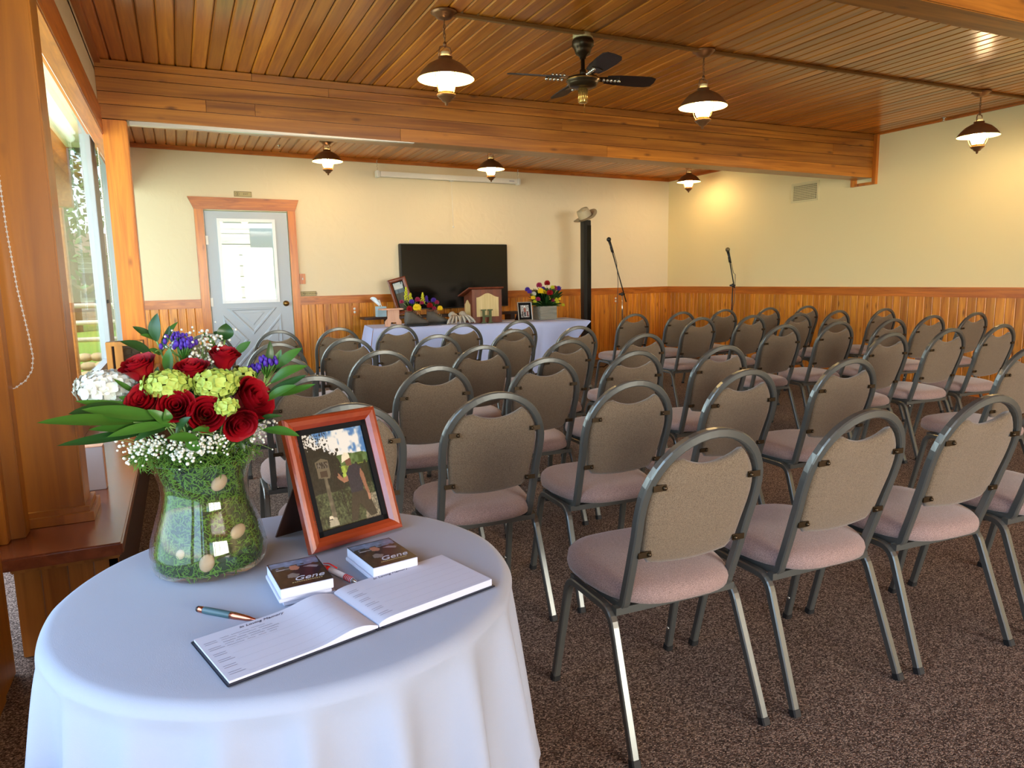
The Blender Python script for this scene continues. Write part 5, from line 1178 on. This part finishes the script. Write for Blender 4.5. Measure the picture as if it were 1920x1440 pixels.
# microphone stands
def micstand(label, base, top, joint, mic, boom_end, ribbed=False):
    t = thing('microphone_stand', label, 'microphone stand', (base[0], base[1], 0)); B = Vector((base[0], base[1], 0)); J = Vector(joint); Mc = Vector(mic); E = Vector(boom_end)
    for q in range(3): a = q*2*PI/3+.4; obj('leg', MB().tube([B+Vector((0, 0, .22)), B+Vector((.26*math.cos(a), .26*math.sin(a), .012))], .008, 7), M['black'], t)
    obj('lower_pole', MB().tube([B+Vector((0, 0, .14)), Vector((B.x, B.y, J.z*.62))], .011, 8), M['black'], t)
    obj('upper_pole', MB().tube([Vector((B.x, B.y, J.z*.62)), J], .008, 8), M['silver'] if not ribbed else M['black'], t)
    obj('clutch', MB().ball(J, .026, 10, 8, (1, .7, 1)).tube([J+Vector((-.05, 0, .0)), J+Vector((.04, 0, 0))], .012, 8), M['black'], t)
    obj('boom_arm', MB().tube([E, Mc+(E-Mc).normalized()*.17], .008, 8), M['black'], t)
    d = (Mc-E).normalized(); obj('mic_clip', MB().tube([Mc-d*.19, Mc-d*.12], .016, 10), M['black'], t)
    obj('microphone', MB().tube([Mc-d*.20+Vector((.012, 0, 0)), Mc-d*.04], [.012, .019], 12), M['blackmetal'], t)
    gr = MB(); gr.ball(Mc-d*.015, .031, 14, 10); obj('grille', gr, M['black'] if not ribbed else M['grillemetal'], t)
    obj('cable', MB().tube([Mc-d*.19+Vector((.02, 0, 0)), Mc-d*.30+Vector((.03, -.01, -.04)), (J.x-.08 if not ribbed else J.x+.02, J.y-.02, J.z+.15), (J.x-.10 if not ribbed else J.x+.02, J.y-.02, J.z-.2), (B.x-.12, B.y-.02, .3), (B.x-.2, B.y, .01)], .004, 6), M['black'], t)
M['grillemetal'] = mat('mic_grille', S(110, 104, 84), .4, .7)
micstand('black boom microphone stand leaning left, beside the black post', (5.545, 8.3), 0, (5.540, 8.3, 1.03), at(1141, 447, 8.3), at(1174, 566, 8.3))
micstand('black microphone stand in front of the yellow side wall', (6.95, 7.7), 0, at(1374, 535, 7.7), at(1364, 466, 7.7), at(1377, 540, 7.7), True)
t_ = bpy.data.objects

# things on the console
t = thing('tissue_box', 'blue patterned tissue box on the left end of the console shelf', 'tissue box', (2.28, 8.78, .825))
obj('body', MB().bbox((2.222, 8.74, .826), (2.338, 8.855, .955), .003), M['tissuebox'], t)
ts = MB(); ts.grid(lambda u, v: (2.28-.07*v+(u-.5)*.09*(.4+v), 8.79+.03*math.sin(u*9)*v, .955+.10*v+.02*math.sin(u*5)), 12, 8); obj('tissue', ts, M['tissue'], t)
FM2 = Matrix.Translation((2.50, 8.80, .828)) @ Matrix.Rotation(math.radians(-14), 4, 'Y') @ Matrix.Rotation(math.radians(-8), 4, 'X')
picture_frame('photo_frame', 'dark wooden portrait frame leaning in front of the television', FM2, .24, .46, .045, .02, M['redwood'], skyart, 24, 40, cat='photo frame', easel=False)
# wood stand
t = thing('wooden_stand', 'raw pinkish wooden stand with a keyhole foot at the left of the front table', 'stand', (2.25, 8.1, .74)); w_ = 2.245
obj('upright', MB().prism([(w_-.10, .742), (w_-.045, .742), (w_-.03, .79), (w_+.03, .79), (w_+.045, .742), (w_+.095, .742), (w_+.095, .80), (w_+.068, .835), (w_+.072, .935), (w_-.062, .935), (w_-.066, .835), (w_-.10, .80)], 8.13, axis='y', h0=8.10), M['pink_wood'], t)
obj('top_board', MB().bbox((w_-.16, 8.02, .936), (w_+.10, 8.18, .952), .003), M['pink_wood'], t)
obj('brace', MB().bbox((w_-.02, 8.131, .80), (w_+.03, 8.17, .935), .002), M['pink_wood'], t)
# boots with posies
def boot(label, c, flip=1, s=1.0, rz=0):
    t = thing('hiking_boot', label, 'boot', c); mm = Matrix.Translation(c) @ Matrix.Rotation(rz, 4, 'Z') @ Matrix.Diagonal((flip*s, s, s, 1))
    def ring(x, z0, z1, hw, n=14): return [mm @ Vector((x, hw*math.cos(2*PI*k/n), (z0+z1)/2+(z1-z0)/2*math.sin(2*PI*k/n))) for k in range(n)]
    up = MB(); R_ = [(-.115, .02, .10, .028), (-.105, .018, .165, .042), (-.07, .018, .18, .046), (-.03, .018, .165, .045), (.02, .018, .125, .045), (.07, .018, .09, .047), (.115, .018, .072, .046), (.145, .02, .055, .034), (.155, .024, .042, .012)]
    vs = sum([ring(*r) for r in R_], []); n = 14; up.add(vs, [(i*n+k, i*n+(k+1) % n, (i+1)*n+(k+1) % n, (i+1)*n+k) for i in range(len(R_)-1) for k in range(n)]+[tuple(range(n))[::-1], tuple((len(R_)-1)*n+k for k in range(n))], True); obj('upper', up, M['boot'], t)
    obj('collar', MB().lathe([(.036, 0), (.044, .008), (.046, .02), (.040, .03), (.030, .026)], 18, m=mm @ Matrix.Translation((-.065, 0, .155)) @ Matrix.Rotation(-.15, 4, 'Y')), M['bootbrown'], t)
    obj('tongue', MB().prism([(-.035, .15), (-.01, .205), (.0, .20), (.02, .13)], .022, mm, axis='y', h0=-.022), M['bootbrown'], t)
    so = [(-.118, -.032), (-.06, -.04), (.0, -.036), (.08, -.047), (.13, -.04), (.158, -.012), (.158, .012), (.13, .04), (.08, .047), (.0, .036), (-.06, .04), (-.118, .032)]
    obj('sole', MB().prism(so, .022, mm, h0=.001), M['rubber'], t)
    for q in range(5):
        x, z = -.022+q*.02, .190-q*.0205; obj('lace', MB().tube([mm @ Vector((x, -.034, z-.012)), mm @ Vector((x+.006, -.012, z+.006)), mm @ Vector((x+.01, .012, z+.006)), mm @ Vector((x+.012, .034, z-.012))], .003, 5), M['lace'], t)
boot('worn hiking boot holding flowers, nearer the wooden stand', (2.47, 7.99, .742), 1, 1.08, math.radians(8))
boot('worn hiking boot holding flowers, nearer the leather gloves', (2.78, 8.14, .742), 1, 1.0, math.radians(-8))
def ball_flower(c, r, m, n=64, name='bloom', t=None):
    mb = MB()
    for q in range(n):
        ph = math.acos(1-1.7*(q+.5)/n); a = q*2.4; d = Vector((math.sin(ph)*math.cos(a), math.sin(ph)*math.sin(a), math.cos(ph))); mm = basis(Vector(c)+d*r*.5, d)
        mb.add([mm @ Vector(v) for v in ((-r*.28, 0, 0), (0, -r*.16, r*.2), (r*.28, 0, 0), (0, r*.16, r*.3), (0, 0, r*.55))], [(0, 1, 4), (1, 2, 4), (2, 3, 4), (3, 0, 4)])
    mb.ball(c, r*.55, 8, 6); return mb
def spike(c, h, m, n=40):
    mb = MB()
    for q in range(n): z = h*q/n; r = .030*(1-z/h)+.006; a = q*2.4; mb.ball((c[0]+r*math.cos(a)*random.uniform(.3, 1), c[1]+r*math.sin(a)*random.uniform(.3, 1), c[2]+z), .0085, 5, 4)
    return mb
def posy(label, c, items, greens, gr=.10):
    t = thing('flower_posy', label, 'flowers', c); c = Vector(c); g = MB()
    for q in range(greens):
        a = rng.uniform(0, 2*PI); e = c+Vector((math.cos(a)*rng.uniform(.02, gr), math.sin(a)*rng.uniform(.02, gr*.6), rng.uniform(.0, gr*(1.3 if gr < .2 else .95)))); b_ = c+(e-c)*.35; l_ = leafmesh(b_, e, .010 if gr < .2 else .016, .004); g.add(l_.v, l_.f, True)
    tag(obj('greenery', g, M['leaf2'], t), kind='stuff')
    for kind, p, r, m_ in items:
        P_ = at(*p)
        o = obj('flower_head' if kind == 'b' else 'flower_spike', ball_flower(P_, r, M[m_]) if kind == 'b' else spike(P_, r, M[m_]), M[m_], t)
        st = MB().tube([c, c.lerp(P_, .5)+Vector((0, 0, .01)), P_], .003, 5); obj('stem', st, M['stem'], t)
posy('posy of goldenrod, red roses and a yellow bloom in the left boot', (2.42, 8.0, .92), [('b', (782, 577, 7.90), .050, 'yellowf'), ('b', (768, 579, 7.94), .038, 'rose'), ('b', (772, 566, 7.97), .034, 'purple'), ('b', (783, 562, 7.99), .034, 'magenta'), ('s', (762, 563, 8.0), .15, 'gold'), ('s', (770, 566, 8.02), .10, 'gold'), ('b', (753, 566, 7.98), .026, 'magenta'), ('b', (791, 568, 7.98), .026, 'magenta')], 60)
posy('posy of purple, red and yellow blooms in the right boot', (2.74, 8.14, .92), [('b', (825, 578, 8.05), .034, 'yellowf'), ('b', (806, 573, 8.06), .040, 'rose'), ('b', (813, 563, 8.1), .034, 'purple'), ('b', (819, 567, 8.08), .030, 'magenta'), ('s', (793, 568, 8.1), .12, 'gold'), ('b', (814, 578, 8.05), .026, 'magenta'), ('s', (800, 566, 8.12), .07, 'purple')], 60)
# gloves
def glove(label, c, rz, dx):
    t = thing('work_glove', label, 'glove', c, 'pair of work gloves'); mm = Matrix.Translation(c) @ Matrix.Rotation(rz, 4, 'Z')
    pm = MB(); pm.ball((0, 0, .075), .06, 14, 10, (1.0, .6, .95), mm); obj('palm', pm, M['glove'], t)
    for q in range(4):
        x = -.06+q*.036; obj('finger', MB().tube([mm @ Vector((x*.6, -.02, .10)), mm @ Vector((x*1.1+dx*.02, -.055, .085)), mm @ Vector((x*1.5+dx*.04, -.075, .045)), mm @ Vector((x*1.7+dx*.05, -.08, .014))], [.014, .0145, .013, .010], 10), M['glove'], t)
    obj('thumb', MB().tube([mm @ Vector((dx*.045, -.01, .07)), mm @ Vector((dx*.085, -.03, .05)), mm @ Vector((dx*.105, -.045, .018))], [.016, .015, .011], 10), M['glove'], t)
    obj('cuff', MB().lathe([(.035, 0), (.042, .02), (.044, .045), (.040, .045), (.036, .02)], 16, m=mm @ Matrix.Translation((0, .02, .09)) @ Matrix.Rotation(-.9, 4, 'X')), M['glove'], t)
glove('worn leather work glove lying nearer the boots', (2.965, 8.02, .742), .25, -1)
glove('worn leather work glove lying against the lectern', (3.085, 8.03, .742), -.2, 1)
# tabletop lectern
t = thing('tabletop_lectern', 'wooden tabletop lectern with pale arched panels on the front table', 'lectern', (3.39, 8.15, .74))
lx0, lx1, ly0, ly1, lz = 3.195, 3.585, 8.0, 8.27, .742
obj('front_panel', MB().bbox((lx0, ly0, lz), (lx1, ly0+.018, 1.145), .002), M['redwood'], t)
for x in (lx0, lx1-.018): obj('side_panel', MB().prism([(ly0+.018, lz), (ly1, lz), (ly1, 1.06), (ly0+.018, 1.14)], x+.018, axis='x', h0=x), M['redwood'], t)
def arched(x0, x1, z0, z1, y, ax='y'):
    pts = [(x0, z0), (x1, z0), (x1, z1-.05)]; n = 14
    for q in range(n+1): u = q/n; x = x1-(x1-x0)*u; s = math.sin(PI*u); pts.append((x, z1-.05+.05*s**2.2))
    return pts
obj('panel_inlay', MB().prism(arched(lx0+.055, lx1-.045, lz+.075, 1.10, 0), ly0-.0005, axis='y', h0=ly0-.005), M['pale_wood'], t)
obj('panel_inlay', MB().prism(arched(ly0+.06, ly1-.03, lz+.05, 1.02, 0), lx0-.005, axis='x', h0=lx0-.0005), M['pale_wood'], t)
ang = math.atan2(-.08, .25)
obj('sloped_top', MB().bbox((-.23, -.03, 0), (.23, .36, .018), .003, Matrix.Translation(((lx0+lx1)/2-.02, ly0-.01, 1.150)) @ Matrix.Rotation(-.26, 4, 'X')), M['redwood'], t)
t = thing('letter_ornament', 'dark green wooden letter H standing before the lectern', 'letter', (3.36, 7.93, .742)); hx = 3.358
H_ = MB(); yy0, yy1 = 7.925, 7.945
for s in (-1, 1):
    H_.bbox((hx+s*.043-.014, yy0, .752), (hx+s*.043+.014, yy1, .895), .002); H_.bbox((hx+s*.043-.030, yy0, .742), (hx+s*.043+.030, yy1, .757), .002); H_.bbox((hx+s*.043-.030, yy0, .892), (hx+s*.043+.030, yy1, .907), .002)
H_.bbox((hx-.04, yy0, .815), (hx+.04, yy1, .838), .002); obj('letter_h', H_, M['hgreen'], t)
FM3 = Matrix.Translation((3.845, 8.08, .742)) @ Matrix.Rotation(math.radians(-3), 4, 'Z') @ Matrix.Rotation(math.radians(-10), 4, 'X')
picture_frame('photo_frame', 'small black and silver photo frame standing left of the flower planter', FM3, .195, .235, .012, .016, M['aluminium'], groupart, 30, 40, inn_w=.028)
# planter
t = thing('wooden_planter', 'square weathered grey wooden planter box of flowers on the front table', 'planter', (4.26, 8.15, .742))
for q in range(3):
    z = .742+q*.0575; obj('slat', MB().bbox((4.145, 8.05, z), (4.38, 8.062, z+.0565), .002), M['grey_wood'], t); obj('slat', MB().bbox((4.145, 8.063, z), (4.157, 8.27, z+.0565), .002), M['grey_wood'], t); obj('slat', MB().bbox((4.368, 8.063, z), (4.38, 8.27, z+.0565), .002), M['grey_wood'], t)
obj('soil', MB().box((4.157, 8.062, .85), (4.368, 8.27, .90)), M['darkw'], t)
fl = []
for px, py, c_, r_ in ((1011, 535, 'magenta', .03), (1026, 531, 'rose', .03), (1040, 540, 'magenta', .026), (1031, 549, 'rose', .032), (1014, 546, 'yellowf', .032), (1021, 548, 'yellowf', .028), (1029, 554, 'yellowf', .03), (1028, 559, 'yellowf', .024), (1000, 558, 'yellowf', .024), (1042, 562, 'gold', .024), (1048, 560, 'yellowf', .02), (989, 543, 'purple', .026), (993, 547, 'purple', .024), (1047, 541, 'purple', .028), (1001, 551, 'whitef', .024), (1018, 541, 'purple', .022), (1022, 560, 'purple', .024), (1009, 561, 'magenta', .024), (1036, 563, 'magenta', .022), (1036, 539, 'gold', .022), (1003, 565, 'gold', .02), (1045, 566, 'gold', .02), (1056, 572, 'gold', .018)):
    fl.append(('b', (px, py, 8.08+random.uniform(-.05, .08)), r_*1.35, c_))
posy('mixed garden bouquet of red, yellow and blue blooms in the planter', (4.27, 8.16, .90), fl, 420, .27)
for x0, y0, rz, lb in ((4.42, 7.88, .05, 'flat sheet of paper on the right end of the front table'), (3.66, 8.02, .2, 'paper sheets on the front table between lectern and small frame'), (2.86, 7.90, -.1, 'white paper under the gloves on the front table')):
    tag(obj('paper_sheet', MB().bbox((0, 0, 0), (.20, .14, .004), .001, Matrix.Translation((x0-.1, y0, .7395)) @ Matrix.Rotation(rz+fa, 4, 'Z')), M['paper'], origin=(x0, y0, .74)), lb, 'paper')
